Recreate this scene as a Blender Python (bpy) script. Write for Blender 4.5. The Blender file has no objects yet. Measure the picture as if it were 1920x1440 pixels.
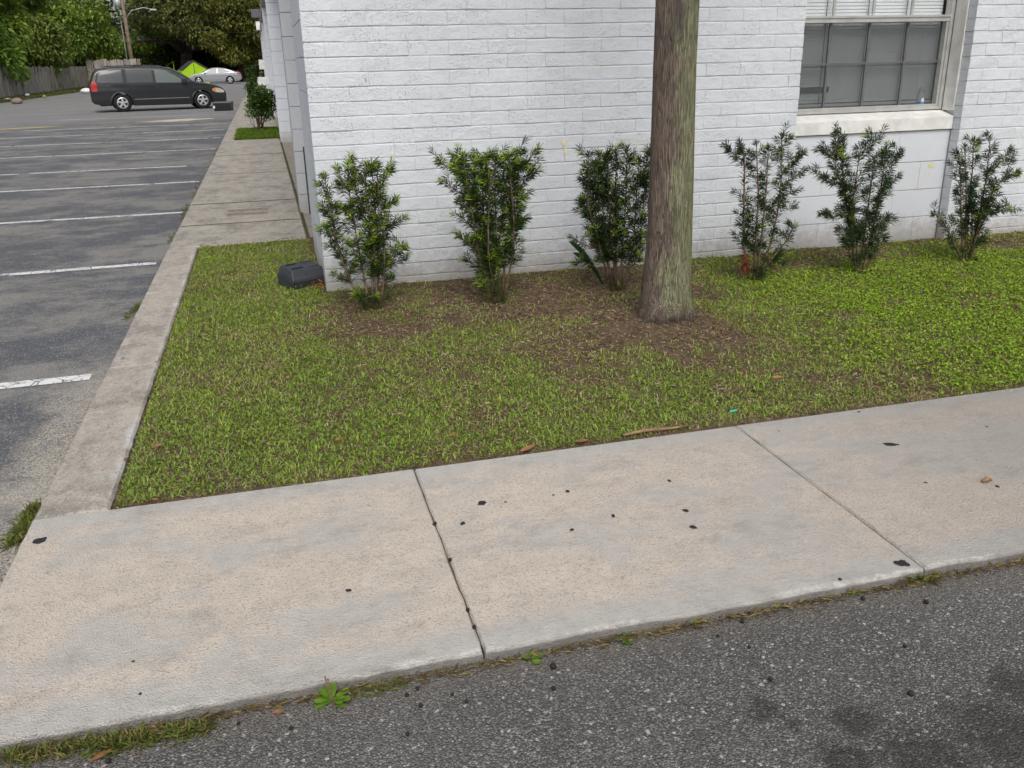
import bpy, bmesh, math, random
import numpy as np
from mathutils import Vector, Matrix
random.seed(7); rng = np.random.default_rng(11)
S = bpy.context.scene
C = S.collection
R = math.radians

# ------------------------------------------------------------------ camera, sky, sun, exposure
CAMH, FPX = 1.45, 1647.0
YAW, PIT, ROL = R(14.68), R(20.22), R(-1.34)
_f = np.array([math.sin(YAW), math.cos(YAW), 0.]); _r = np.array([math.cos(YAW), -math.sin(YAW), 0.]); _u = np.array([0, 0, 1.])
_F = _f*math.cos(PIT)-_u*math.sin(PIT); _U = _u*math.cos(PIT)+_f*math.sin(PIT)
CR = _r*math.cos(ROL)+_U*math.sin(ROL); CU = _U*math.cos(ROL)-_r*math.sin(ROL)
cam = bpy.data.cameras.new('camera'); camo = bpy.data.objects.new('camera', cam); C.objects.link(camo)
m3 = Matrix(((CR[0], CU[0], -_F[0]), (CR[1], CU[1], -_F[1]), (CR[2], CU[2], -_F[2])))
camo.matrix_world = Matrix.Translation((0, 0, CAMH)) @ m3.to_4x4()
cam.sensor_width = 36; cam.lens = FPX/1920*36; cam.clip_start = .05; cam.clip_end = 2000
S.camera = camo
S.render.resolution_x, S.render.resolution_y = 1024, 768
SUN_EL, SUN_AZ = R(50), R(186)          # azimuth clockwise from +Y
W = bpy.data.worlds.new('World'); S.world = W; W.use_nodes = True
wt = W.node_tree; wt.nodes.clear()
wo = wt.nodes.new('ShaderNodeOutputWorld'); bg = wt.nodes.new('ShaderNodeBackground')
sky = wt.nodes.new('ShaderNodeTexSky'); sky.sky_type = 'NISHITA'; sky.sun_disc = False
sky.sun_elevation = SUN_EL; sky.sun_rotation = SUN_AZ; sky.air_density = 1.0; sky.dust_density = 4.0; sky.ozone_density = 1.0
hs = wt.nodes.new('ShaderNodeHueSaturation'); hs.inputs['Saturation'].default_value = .32
wt.links.new(sky.outputs[0], hs.inputs['Color']); wt.links.new(hs.outputs[0], bg.inputs[0])
bg.inputs[1].default_value = .13; wt.links.new(bg.outputs[0], wo.inputs[0])
sl = bpy.data.lights.new('sun', 'SUN'); sl.energy = 1.15; sl.angle = R(30); sl.color = (1, .96, .9)
so = bpy.data.objects.new('sun', sl); C.objects.link(so)
sd = Vector((math.sin(SUN_AZ)*math.cos(SUN_EL), math.cos(SUN_AZ)*math.cos(SUN_EL), math.sin(SUN_EL)))
so.rotation_euler = sd.to_track_quat('Z', 'Y').to_euler(); so.location = (4, -6, 12)
S.view_settings.view_transform = 'Standard'; S.view_settings.look = 'None'; S.view_settings.gamma = 1
S.view_settings.exposure = 0.2

# ------------------------------------------------------------------ helpers
def ray(x, y): return _F + CR*((x-960)/FPX) - CU*((y-720)/FPX)
def G(x, y, z=0.):                                     # photo pixel -> point on the horizontal plane z
    d = ray(x, y); t = (z-CAMH)/d[2]; return Vector((d[0]*t, d[1]*t, z))
def GY(x, y, Y):                                       # photo pixel -> point on the vertical plane y = Y
    d = ray(x, y); t = Y/d[1]; return Vector((d[0]*t, Y, CAMH+d[2]*t))

def link(name, me, mat=None, parent=None, loc=None, smooth=False):
    o = bpy.data.objects.new(name, me); C.objects.link(o)
    if me is not None and mat is not None and len(me.materials) == 0: me.materials.append(mat)
    if parent is not None: o.parent = parent
    if loc is not None: o.location = loc
    if smooth and me is not None: me.polygons.foreach_set('use_smooth', [True]*len(me.polygons))
    return o
def tag(o, label, cat, group=None):
    o['label'] = label; o['category'] = cat
    if group: o['group'] = group
    return o
def struct(o): o['kind'] = 'structure'; return o
def stuff(o, label=None, cat=None):
    o['kind'] = 'stuff'
    if label: o['label'] = label; o['category'] = cat
    return o
def empty(name, loc=(0, 0, 0), rz=0., parent=None):
    o = bpy.data.objects.new(name, None); C.objects.link(o); o.location = loc; o.rotation_euler[2] = rz
    o.empty_display_size = .1
    if parent is not None: o.parent = parent
    return o
class MB:
    def __init__(s): s.v = []; s.f = []
    def add(s, v, f):
        n = len(s.v); s.v += [tuple(p) for p in v]; s.f += [tuple(i+n for i in q) for q in f]; return s
    def box(s, a, b):
        x0, y0, z0 = a; x1, y1, z1 = b
        return s.add([(x0, y0, z0), (x1, y0, z0), (x1, y1, z0), (x0, y1, z0), (x0, y0, z1), (x1, y0, z1), (x1, y1, z1), (x0, y1, z1)],
                     [(0, 3, 2, 1), (4, 5, 6, 7), (0, 1, 5, 4), (1, 2, 6, 5), (2, 3, 7, 6), (3, 0, 4, 7)])
    def tube(s, pts, rad, n=7, cap=True):
        pts = [Vector(p) for p in pts]; rad = rad if isinstance(rad, (list, tuple)) else [rad]*len(pts)
        v = []; up = Vector((.137, .31, .94)); 
        for i, p in enumerate(pts):
            d = (pts[min(i+1, len(pts)-1)]-pts[max(i-1, 0)]).normalized()
            a = d.cross(up)
            if a.length < .05: a = d.cross(Vector((1, 0, 0)))
            a.normalize(); b = d.cross(a)
            for k in range(n):
                t = 2*math.pi*k/n; v.append(p+a*math.cos(t)*rad[i]+b*math.sin(t)*rad[i])
        f = [(i*n+k, i*n+(k+1) % n, (i+1)*n+(k+1) % n, (i+1)*n+k) for i in range(len(pts)-1) for k in range(n)]
        if cap: f += [tuple(range(n))[::-1], tuple((len(pts)-1)*n+k for k in range(n))]
        return s.add(v, f)
    def lathe(s, prof, n=24, axis='z', c=(0, 0, 0)):
        v = []
        for r, h in prof:
            for k in range(n):
                t = 2*math.pi*k/n; p = (r*math.cos(t), r*math.sin(t), h)
                if axis == 'y': p = (p[0], p[2], p[1])
                v.append((p[0]+c[0], p[1]+c[1], p[2]+c[2]))
        f = [(i*n+k, i*n+(k+1) % n, (i+1)*n+(k+1) % n, (i+1)*n+k) for i in range(len(prof)-1) for k in range(n)]
        return s.add(v, f)
    def mesh(s, name='m'):
        me = bpy.data.meshes.new(name); me.from_pydata(s.v, [], s.f)
        bm = bmesh.new(); bm.from_mesh(me); bmesh.ops.recalc_face_normals(bm, faces=bm.faces); bm.to_mesh(me); bm.free()
        return me
    def obj(s, name, mat, parent=None, loc=None, smooth=False, bevel=0.):
        me = s.mesh(name)
        if bevel:
            bm = bmesh.new(); bm.from_mesh(me)
            bmesh.ops.bevel(bm, geom=bm.edges[:], offset=bevel, segments=2, affect='EDGES', profile=.6); bm.to_mesh(me); bm.free()
        return link(name, me, mat, parent, loc, smooth)
def grid_mesh(name, x0, x1, y0, y1, nx, ny, zf):
    xs = np.linspace(x0, x1, nx+1); ys = np.linspace(y0, y1, ny+1)
    V = [(x, y, zf(x, y)) for y in ys for x in xs]
    F = [(j*(nx+1)+i, j*(nx+1)+i+1, (j+1)*(nx+1)+i+1, (j+1)*(nx+1)+i) for j in range(ny) for i in range(nx)]
    me = bpy.data.meshes.new(name); me.from_pydata(V, [], F); return me
def np_mesh(name, V, F, col=None):                    # V (n,3), F (m,3) triangles, col (n,3)
    me = bpy.data.meshes.new(name)
    me.vertices.add(len(V)); me.vertices.foreach_set('co', np.ascontiguousarray(V, dtype=np.float32).ravel())
    me.loops.add(F.size); me.loops.foreach_set('vertex_index', np.ascontiguousarray(F, dtype=np.int32).ravel())
    me.polygons.add(len(F)); me.polygons.foreach_set('loop_start', np.arange(0, F.size, 3, dtype=np.int32))
    me.polygons.foreach_set('loop_total', np.full(len(F), 3, dtype=np.int32))
    if col is not None:
        a = me.color_attributes.new('tint', 'FLOAT_COLOR', 'POINT')
        a.data.foreach_set('color', np.ascontiguousarray(np.c_[col, np.ones(len(col))], dtype=np.float32).ravel())
    me.update(calc_edges=True); me.validate(); return me
def norm(a): return a/np.maximum(np.linalg.norm(a, axis=-1, keepdims=True), 1e-9)
def leaves_np(P, D, L, Wd, col, droop=.25, fold=.25, blunt=.5):
    """kite leaves: base P, direction D, length L, width Wd -> V,F,col"""
    n = len(P); D = norm(D); L = np.asarray(L)[:, None]; Wd = np.asarray(Wd)[:, None]
    ref = np.tile(np.array([0, 0, 1.]), (n, 1)); ref[np.abs(D[:, 2]) > .93] = [1, 0, 0]
    s = norm(np.cross(D, ref)); nr = np.cross(s, D)
    tw = rng.normal(0, .5, (n, 1)); s2 = s*np.cos(tw)+nr*np.sin(tw); nr = np.cross(s2, D); s = s2
    mid = P+D*L*blunt; tip = P+D*L-np.array([0, 0, 1.])*L*droop
    a = mid+s*Wd/2+nr*Wd*fold; b = mid-s*Wd/2+nr*Wd*fold
    V = np.stack([P, a, tip, b], 1).reshape(-1, 3); k = np.arange(n)[:, None]*4
    F = np.concatenate([k+[0, 1, 2], k+[0, 2, 3]], 0)
    return V, F, np.repeat(col, 4, 0)
def vnoise(x, y, s, seed=0):                           # smooth value noise, 0..1
    r = np.random.default_rng(seed).random((64, 64)); x = np.asarray(x)*s+31.7; y = np.asarray(y)*s+17.3
    xi = np.floor(x).astype(int); yi = np.floor(y).astype(int); fx = x-xi; fy = y-yi
    fx = fx*fx*(3-2*fx); fy = fy*fy*(3-2*fy); g = lambda a, b: r[a % 64, b % 64]
    return (g(xi, yi)*(1-fx)+g(xi+1, yi)*fx)*(1-fy)+(g(xi, yi+1)*(1-fx)+g(xi+1, yi+1)*fx)*fy
def sm(x, a, b): t = np.clip((np.asarray(x)-a)/(b-a), 0, 1); return t*t*(3-2*t)

# ------------------------------------------------------------------ materials
class NT:
    def __init__(s, name):
        s.m = bpy.data.materials.new(name); s.m.use_nodes = True; s.t = s.m.node_tree; s.t.nodes.clear()
        s.out = s.t.nodes.new('ShaderNodeOutputMaterial'); s.pos = s.n('ShaderNodeNewGeometry').outputs['Position']
    def n(s, ty, **k):
        o = s.t.nodes.new(ty)
        for a, b in k.items(): setattr(o, a, b)
        return o
    def set(s, inp, v):
        if isinstance(v, bpy.types.NodeSocket): s.t.links.new(v, inp)
        elif v is not None: inp.default_value = v
    def noise(s, scale, detail=4, rough=.6, vec=None, stretch=None, dist=0):
        o = s.n('ShaderNodeTexNoise'); vec = vec or s.pos
        if stretch: vec = s.vmul(vec, stretch)
        s.set(o.inputs['Vector'], vec); o.inputs['Scale'].default_value = scale; o.inputs['Detail'].default_value = detail
        o.inputs['Roughness'].default_value = rough; o.inputs['Distortion'].default_value = dist; return o.outputs['Fac']
    def voro(s, scale, out='Color', feature='F1', vec=None):
        o = s.n('ShaderNodeTexVoronoi', feature=feature); s.set(o.inputs['Vector'], vec or s.pos); o.inputs['Scale'].default_value = scale
        return o.outputs[out]
    def vmul(s, v, k):
        o = s.n('ShaderNodeVectorMath', operation='MULTIPLY'); s.set(o.inputs[0], v); o.inputs[1].default_value = k; return o.outputs[0]
    def sep(s, v, i): o = s.n('ShaderNodeSeparateXYZ'); s.set(o.inputs[0], v); return o.outputs[i]
    def math(s, op, a, b=None, c=None, clamp=False):
        o = s.n('ShaderNodeMath', operation=op, use_clamp=clamp); s.set(o.inputs[0], a); s.set(o.inputs[1], b); s.set(o.inputs[2], c); return o.outputs[0]
    def ramp(s, f, a, b, lo=0., hi=1.):
        o = s.n('ShaderNodeMapRange', interpolation_type='SMOOTHSTEP'); s.set(o.inputs[0], f)
        for i, v in zip((1, 2, 3, 4), (a, b, lo, hi)): o.inputs[i].default_value = v
        return o.outputs[0]
    def mix(s, f, a, b, mode='MIX'):
        o = s.n('ShaderNodeMix', data_type='RGBA', blend_type=mode); s.set(o.inputs[0], f)
        for i, v in ((6, a), (7, b)): s.set(o.inputs[i], (*v, 1) if isinstance(v, tuple) else v)
        return o.outputs[2]
    def attr(s, name='tint'): o = s.n('ShaderNodeAttribute', attribute_name=name); return o.outputs['Color']
    def rnd(s): return s.n('ShaderNodeObjectInfo').outputs['Random']
    def bump(s, h, strength=.3, dist=.01):
        o = s.n('ShaderNodeBump'); s.set(o.inputs['Height'], h); o.inputs['Strength'].default_value = strength; o.inputs['Distance'].default_value = dist
        return o.outputs[0]
    def bsdf(s, col, rough=.8, normal=None, spec=.3, metal=0., **k):
        o = s.n('ShaderNodeBsdfPrincipled'); s.set(o.inputs['Base Color'], (*col, 1) if isinstance(col, tuple) else col)
        s.set(o.inputs['Roughness'], rough); s.set(o.inputs['Specular IOR Level'], spec); s.set(o.inputs['Metallic'], metal)
        if normal: s.set(o.inputs['Normal'], normal)
        for a, v in k.items(): s.set(o.inputs[a.replace('_', ' ')], v)
        return o.outputs[0]
    def done(s, sh): s.t.links.new(sh, s.out.inputs[0]); return s.m
def plain(name, col, rough=.6, spec=.4, metal=0., var=.12, scale=9., bump=0., **k):
    n = NT(name); f = n.noise(scale, 5)
    c = n.mix(n.ramp(f, .3, .7), tuple(x*(1-var) for x in col), tuple(min(1, x*(1+var)) for x in col))
    return n.done(n.bsdf(c, rough, n.bump(n.noise(scale*9, 4), bump, .005) if bump else None, spec, metal, **k))

def m_brick(name, col, dirt=.15, amt=1.):
    n = NT(name)
    big = n.noise(1.1, 4); fine = n.noise(70, 5, .7); mid = n.noise(21, 5, .65)
    c = n.mix(n.ramp(big, .35, .7), col, tuple(x*.93 for x in col))
    c = n.mix(n.math('MULTIPLY', n.ramp(n.noise(3.1, 5, .7), .58, .74), .30), c, (.60, .57, .47))
    z = n.sep(n.pos, 2)                                    # splash dirt on the lowest courses
    low = n.math('MULTIPLY', n.ramp(n.math('ADD', z, n.math('MULTIPLY', n.math('SUBTRACT', mid, .5), .34)), .26, .0), .7)
    c = n.mix(low, c, (.34, .31, .27))
    pit = n.ramp(n.voro(95, 'Distance'), .12, .30)
    pm = n.ramp(n.noise(5, 3), .46, .62)
    pits = n.math('SUBTRACT', 1., n.math('MULTIPLY', n.math('SUBTRACT', 1., pit), pm))
    h = n.math('ADD', n.math('MULTIPLY', fine, .30), n.math('ADD', n.math('MULTIPLY', mid, .75), n.math('MULTIPLY', pits, 1.0)))
    return n.done(n.bsdf(c, .6, n.bump(h, .75*amt, .016), .3))
M = {}
M['brick'] = m_brick('white_painted_brick', (.68, .705, .75))
M['mortar'] = m_brick('white_painted_mortar', (.62, .645, .685), amt=1.3)
M['block'] = m_brick('white_painted_block', (.66, .685, .73), amt=.35)
M['shadeblock'] = m_brick('shade_toned_block', (.50, .515, .54), amt=.35)  # first pier only: shade of the recess put into the block colour
M['trim'] = plain('cream_painted_trim', (.72, .715, .69), .5, bump=.1)
M['alu'] = plain('aluminium_frame', (.50, .50, .48), .45, .5, .35)
M['munt'] = plain('grey_muntin', (.13, .13, .135), .5)
M['blind'] = plain('white_blind_slat', (.80, .81, .83), .5, var=.05)
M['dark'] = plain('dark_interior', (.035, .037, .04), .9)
M['roof'] = plain('grey_roofing', (.28, .28, .28), .9, bump=.4)
n = NT('window_glass'); gl = n.n('ShaderNodeBsdfGlossy'); gl.inputs['Roughness'].default_value = .03
tr = n.n('ShaderNodeBsdfTransparent'); tr.inputs[0].default_value = (.95, .96, .96, 1)
fr = n.n('ShaderNodeFresnel'); fr.inputs[0].default_value = 1.5; ms = n.n('ShaderNodeMixShader')
n.set(ms.inputs[0], n.math('MULTIPLY', fr.outputs[0], n.math('SUBTRACT', 1., n.pos.node.outputs['Backfacing']))); n.set(ms.inputs[1], tr.outputs[0]); n.set(ms.inputs[2], gl.outputs[0]); M['glass'] = n.done(ms.outputs[0])
n = NT('insect_screen'); tr = n.n('ShaderNodeBsdfTransparent'); ms = n.n('ShaderNodeMixShader'); ms.inputs[0].default_value = .34
n.set(ms.inputs[1], tr.outputs[0]); n.set(ms.inputs[2], n.bsdf((.16, .165, .17), .8)); M['screen'] = n.done(ms.outputs[0])

# concrete of the front walk: pinkish tan exposed aggregate, grey trowelled margins, grey worn patches
n = NT('sidewalk_concrete'); y = n.sep(n.pos, 1); x = n.sep(n.pos, 0)
wob = n.math('MULTIPLY', n.math('SUBTRACT', n.noise(5, 5, .7), .5), .20)
yy = n.math('ADD', y, wob)
margin = n.math('MAXIMUM', n.ramp(yy, 2.86, 2.99), n.ramp(yy, 2.05, 1.93))
patch = n.ramp(n.noise(1.5, 7, .7, stretch=(.8, 1.2, 1)), .49, .56)
grey = n.math('MAXIMUM', n.math('MULTIPLY', margin, .75), n.math('MULTIPLY', patch, .6))
agg = n.voro(210); aggv = n.sep(agg, 0)
tan = n.mix(n.ramp(n.noise(9, 5, .7), .3, .7), (.60, .525, .45), (.51, .45, .39))
tan = n.mix(n.ramp(aggv, .80, .98, 0, .45), tan, (.68, .60, .52))
tan = n.mix(n.ramp(n.sep(agg, 1), .74, .95, 0, .5), tan, (.24, .215, .19))
tan = n.mix(n.ramp(n.noise(120, 4, .75), .54, .68, 0, .35), tan, (.24, .215, .19))
gr = n.mix(n.ramp(n.noise(16, 5, .7), .3, .7), (.48, .475, .455), (.395, .392, .375))
c = n.mix(grey, tan, gr)
drk = n.math('MULTIPLY', n.ramp(n.noise(5.5, 9, .82, stretch=(.75, 1.5, 1)), .50, .62), .26)
c = n.mix(drk, c, (.20, .185, .165))
right = n.ramp(n.math('ADD', x, n.math('MULTIPLY', n.noise(1.3, 4), 1.2)), 1.2, 3.8, 0, .55)
c = n.mix(right, c, (.235, .22, .20))
edge = n.math('MULTIPLY', n.ramp(n.math('ADD', y, n.math('MULTIPLY', n.math('SUBTRACT', n.noise(17, 6, .75), .5), .06)), 1.900, 1.886), n.ramp(n.noise(2.9, 4), .48, .58))
c = n.mix(n.math('MULTIPLY', n.math('MULTIPLY', edge, .75), n.ramp(n.noise(40, 4, .7), .35, .6)), c, (.66, .65, .62))
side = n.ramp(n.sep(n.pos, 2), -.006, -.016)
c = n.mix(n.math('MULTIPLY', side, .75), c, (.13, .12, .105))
h = n.math('ADD', n.math('MULTIPLY', n.voro(210, 'Distance'), .7), n.math('ADD', n.noise(75, 4, .7), n.math('MULTIPLY', n.noise(19, 4), .8)))
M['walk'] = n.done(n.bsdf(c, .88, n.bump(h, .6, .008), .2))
# older concrete: kerb and side walk
def m_oldconc(name, a, b, stain, cool):
    n = NT(name); f = n.noise(9, 7, .78); c = n.mix(n.ramp(f, .38, .62), a, b)
    c = n.mix(n.math('MULTIPLY', n.ramp(n.noise(2.6, 10, .85, stretch=(1.2, .8, 1)), .48, .6), .75), c, stain)
    c = n.mix(n.math('MULTIPLY', n.ramp(n.noise(3.4, 4, .6), .56, .7), .5), c, cool)
    c = n.mix(n.ramp(n.sep(n.voro(170), 0), .72, .98, 0, .5), c, (.13, .12, .11))
    c = n.mix(n.ramp(n.sep(n.voro(150), 1), .84, .99, 0, .5), c, (.52, .48, .42))
    if 'kerb' in name:
        wx = n.math('ADD', n.sep(n.pos, 0), n.math('MULTIPLY', n.math('SUBTRACT', n.noise(6, 5, .7), .5), .09))
        c = n.mix(n.math('MULTIPLY', n.ramp(wx, -.73, -.69), n.ramp(n.noise(2.6, 4), .45, .62, 0, .6)), c, (.60, .60, .60))
        c = n.mix(n.ramp(n.noise(22, 4, .7, stretch=(1, .5, 1)), .62, .70, 0, .7), c, (.12, .11, .10))
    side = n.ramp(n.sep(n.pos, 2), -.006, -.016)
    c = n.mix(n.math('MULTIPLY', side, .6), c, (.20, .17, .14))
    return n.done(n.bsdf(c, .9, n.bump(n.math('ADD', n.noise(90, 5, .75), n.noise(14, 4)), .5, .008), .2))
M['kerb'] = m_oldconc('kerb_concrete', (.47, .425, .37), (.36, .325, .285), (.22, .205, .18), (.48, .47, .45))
M['sidewalk_old'] = m_oldconc('weathered_walk_concrete', (.43, .395, .345), (.33, .305, .265), (.18, .168, .148), (.50, .455, .385))
# asphalt
def m_asphalt(name, lot):
    n = NT(name); v1 = n.voro(185 if not lot else 165); d1 = n.voro(185 if not lot else 165, 'Distance'); r = n.sep(v1, 0); g = n.sep(v1, 1)
    big = n.noise(.9, 5, .65); 
    if lot:
        base = n.mix(n.ramp(n.noise(.7, 10, .82, stretch=(.8, 1.2, 1)), .45, .57), (.098, .105, .124), (.25, .243, .228))
        base = n.mix(n.math('MULTIPLY', n.ramp(n.noise(2.2, 9, .82), .52, .64), .55), base, (.075, .079, .090))
        base = n.mix(n.math('MULTIPLY', n.ramp(n.noise(.4, 9, .8), .54, .64), .7), base, (.25, .235, .21))
        base = n.mix(n.ramp(r, .62, .95, 0, .55), base, (.19, .185, .175))
        base = n.mix(n.ramp(g, .86, .99, 0, .8), base, (.40, .38, .35))
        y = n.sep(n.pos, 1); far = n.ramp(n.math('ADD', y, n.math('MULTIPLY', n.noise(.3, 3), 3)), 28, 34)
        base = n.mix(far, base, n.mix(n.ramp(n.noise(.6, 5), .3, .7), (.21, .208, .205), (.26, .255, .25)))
        # pale grit washed against the kerb
        x = n.sep(n.pos, 0)
        kb = n.math('MULTIPLY', n.ramp(n.math('ADD', x, n.math('MULTIPLY', n.noise(2.6, 6, .75), .75)), -.86, -.62), n.ramp(y, 5.6, 4.0))
        kb = n.math('MULTIPLY', kb, n.ramp(n.noise(120, 3, .8), .38, .6))
        base = n.mix(n.math('MULTIPLY', kb, .95), base, (.52, .47, .39))
    else:
        base = n.mix(n.ramp(big, .35, .65), (.105, .103, .102), (.14, .136, .131))
        base = n.mix(n.ramp(r, .45, .95, 0, .75), base, (.28, .27, .255))
        base = n.mix(n.ramp(g, .93, .985, 0, .85), base, (.44, .41, .37))
        v2 = n.voro(70); base = n.mix(n.math('MULTIPLY', n.ramp(n.sep(v2, 2), .955, .965), n.ramp(n.voro(70, 'Distance'), .42, .30)), base, (.52, .49, .45))
        oil = None
        for (px, py, rad) in ((1600, 1365, .075), (1435, 1340, .06), (1880, 1390, .17), (1915, 1300, .11), (1580, 1440, .08), (1740, 1440, .14), (1480, 1370, .035)):
            p = G(px, py, -.05); dd = n.n('ShaderNodeVectorMath', operation='DISTANCE'); n.set(dd.inputs[0], n.pos); dd.inputs[1].default_value = p
            e = n.ramp(n.math('ADD', dd.outputs['Value'], n.math('MULTIPLY', n.math('SUBTRACT', n.noise(24, 6, .8), .5), rad*1.9)), rad*1.15, rad*.35)
            oil = e if oil is None else n.math('MAXIMUM', oil, e)
        base = n.mix(n.math('MULTIPLY', oil, .62), base, (.022, .020, .019))
        y = n.sep(n.pos, 1)
        dust = n.math('MULTIPLY', n.ramp(n.math('ADD', y, n.math('MULTIPLY', n.math('SUBTRACT', n.noise(6, 5, .7), .5), .16)), 1.72, 1.86), .6)
        base = n.mix(dust, base, (.20, .175, .145))
    base = n.mix(n.ramp(d1, .42, .75, 0, .55 if not lot else .3), base, (.035, .034, .033))
    h = n.math('ADD', n.math('SUBTRACT', 1., d1), n.math('MULTIPLY', n.noise(60, 4, .7), .8))
    return n.done(n.bsdf(base, .86, n.bump(h, .8 if not lot else .5, .008), .25))
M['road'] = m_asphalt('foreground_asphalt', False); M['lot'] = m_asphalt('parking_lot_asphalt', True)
n = NT('worn_white_line'); tr = n.n('ShaderNodeBsdfTransparent'); ms = n.n('ShaderNodeMixShader')
w = n.math('MULTIPLY', n.ramp(n.voro(11, 'Distance', 'DISTANCE_TO_EDGE'), .012, .035), n.ramp(n.noise(3.2, 6, .75), .36, .46))
w2 = n.ramp(n.noise(50, 4, .7), .28, .42)
n.set(ms.inputs[0], n.math('MULTIPLY', w, w2)); n.set(ms.inputs[1], tr.outputs[0])
n.set(ms.inputs[2], n.bsdf(n.mix(n.noise(8, 4), (.62, .63, .64), (.78, .78, .77)), .7)); M['line'] = n.done(ms.outputs[0])
n = NT('worn_strip'); x = n.sep(n.pos, 0); f = n.noise(.9, 5, .7)
c = n.mix(n.ramp(n.math('ADD', x, n.math('MULTIPLY', f, 2)), -5.2, -4.4), (.40, .34, .17), (.16, .15, .125))
c = n.mix(n.ramp(n.math('ADD', x, n.math('MULTIPLY', f, 1.5)), -3.1, -1.9), c, (.52, .45, .34))
M['strip'] = n.done(n.bsdf(n.mix(n.ramp(n.noise(3, 6, .7), .55, .7), c, (.12, .115, .11)), .9, n.bump(f, .3)))
# soil with mulch
n = NT('lawn_soil'); f = n.noise(7, 6, .75)
c = n.mix(n.ramp(f, .3, .7), (.085, .058, .043), (.175, .115, .078))
c = n.mix(n.ramp(n.noise(42, 5, .75, stretch=(1, .45, 1)), .50, .66, 0, .8), c, (.20, .148, .10))
c = n.mix(n.ramp(n.sep(n.voro(70), 0), .86, .97, 0, .7), c, (.26, .205, .145))
c = n.mix(n.ramp(n.noise(2.4, 5, .7), .56, .7, 0, .65), c, (.085, .105, .033))
M['soil'] = n.done(n.bsdf(c, .95, n.bump(n.math('ADD', n.noise(42, 6, .75), f), .9, .02), .1))
n = NT('far_ground'); M['earth'] = n.done(n.bsdf(n.mix(n.noise(.6, 6, .7), (.05, .075, .02), (.11, .10, .045)), .95, n.bump(n.noise(6, 5), .5, .05), .1))
def m_leaf(name, rough=.55, trans=.25, spec=.35, grad=False):
    n = NT(name); c = n.attr(); d = n.n('ShaderNodeBsdfTranslucent'); n.set(d.inputs[0], c)
    ms = n.n('ShaderNodeMixShader'); ms.inputs[0].default_value = trans
    n.set(ms.inputs[1], n.bsdf(c, rough, None, spec)); n.set(ms.inputs[2], d.outputs[0]); return n.done(ms.outputs[0])
M['leaf'] = m_leaf('shrub_leaf', .6, .25, .16); M['grass'] = m_leaf('grass_blade', .6, .28, .25); M['crown'] = m_leaf('tree_leaf', .6, .3, .2)
M['litter'] = m_leaf('dry_litter', .85, .1, .1)
n = NT('palm_bark'); st = n.noise(30, 7, .75, stretch=(1, 1, .22)); st2 = n.noise(120, 5, .7, stretch=(1, 1, .09))
c = n.mix(n.ramp(st, .3, .7), (.205, .155, .125), (.36, .29, .24))
fis = n.ramp(n.voro(120, 'Distance', 'DISTANCE_TO_EDGE', n.vmul(n.pos, (1, 1, .05))), .0, .16)
c = n.mix(n.math('MULTIPLY', n.math('MULTIPLY', n.math('SUBTRACT', 1., fis), n.ramp(n.noise(9, 4, .7), .40, .62)), .8), c, (.075, .058, .048))
c = n.mix(n.ramp(st2, .52, .66, 0, .55), c, (.075, .056, .045))
c = n.mix(n.ramp(n.noise(5, 4), .5, .66, 0, .6), c, (.115, .108, .10))
x = n.sep(n.pos, 0); y = n.sep(n.pos, 1); z = n.sep(n.pos, 2)
gp = n.math('ADD', n.math('ADD', x, n.math('MULTIPLY', n.math('SUBTRACT', y, 4.573), .15)), n.math('MULTIPLY', n.math('SUBTRACT', n.noise(5.5, 6, .7, stretch=(1, 1, .5)), .5), .30))
gp = n.math('ADD', gp, n.ramp(n.math('ABSOLUTE', n.math('SUBTRACT', z, .23)), .26, .05, 0, .075))
lich = n.math('MULTIPLY', n.ramp(gp, 2.06, 2.13), n.ramp(z, .03, .16))
gc = n.mix(n.ramp(st, .35, .7), (.29, .305, .17), (.50, .51, .31)); gc = n.mix(n.ramp(x, 2.19, 2.27), gc, (.36, .385, .15))
lm = n.math('MULTIPLY', lich, n.ramp(st2, .74, .52)); c = n.mix(n.math('MULTIPLY', n.math('MULTIPLY', lm, .85), n.ramp(fis, 0, 1, .6, 1)), c, gc)
c = n.mix(n.ramp(z, .10, .02, 0, .6), c, (.075, .062, .05))
M['palm'] = n.done(n.bsdf(c, .9, n.bump(n.math('ADD', n.math('MULTIPLY', fis, .5), n.math('ADD', st, n.math('MULTIPLY', st2, .8))), 1., .025), .15))
M['bark'] = plain('shrub_bark', (.19, .135, .09), .9, .15, var=.4, scale=40, bump=.5)
M['treebark'] = plain('dark_tree_bark', (.06, .05, .042), .95, .1, var=.4, scale=3, bump=.8)
n = NT('weathered_fence_board'); r = n.rnd(); st = n.noise(9, 6, .7, stretch=(1, 1, .1))
c = n.mix(r, (.27, .25, .225), (.42, .39, .35)); c = n.mix(n.ramp(st, .45, .7), c, (.11, .085, .065)); c = n.mix(n.ramp(n.noise(.9, 4), .55, .68, 0, .6), c, (.13, .075, .045))
M['board'] = n.done(n.bsdf(c, .95, n.bump(st, .5, .02), .1))
M['pole'] = plain('utility_pole_wood', (.23, .175, .13), .95, .1, var=.3, scale=3, bump=.4)
M['metal'] = plain('galvanised_metal', (.42, .44, .45), .5, .5, .3)
M['green_pipe'] = plain('dark_green_pipe', (.022, .05, .045), .45)
M['blackplastic'] = plain('charcoal_plastic', (.042, .047, .056), .48, .4, var=.2, bump=.12)
M['black2'] = plain('black_tote_plastic', (.016, .018, .022), .42, .45)
M['lid'] = plain('tote_lid_plastic', (.055, .062, .07), .42, .45)
M['vanpaint'] = plain('charcoal_metallic_paint', (.020, .022, .025), .3, .4, .1, var=.05, Coat_Weight=.5, Coat_Roughness=.08)
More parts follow.
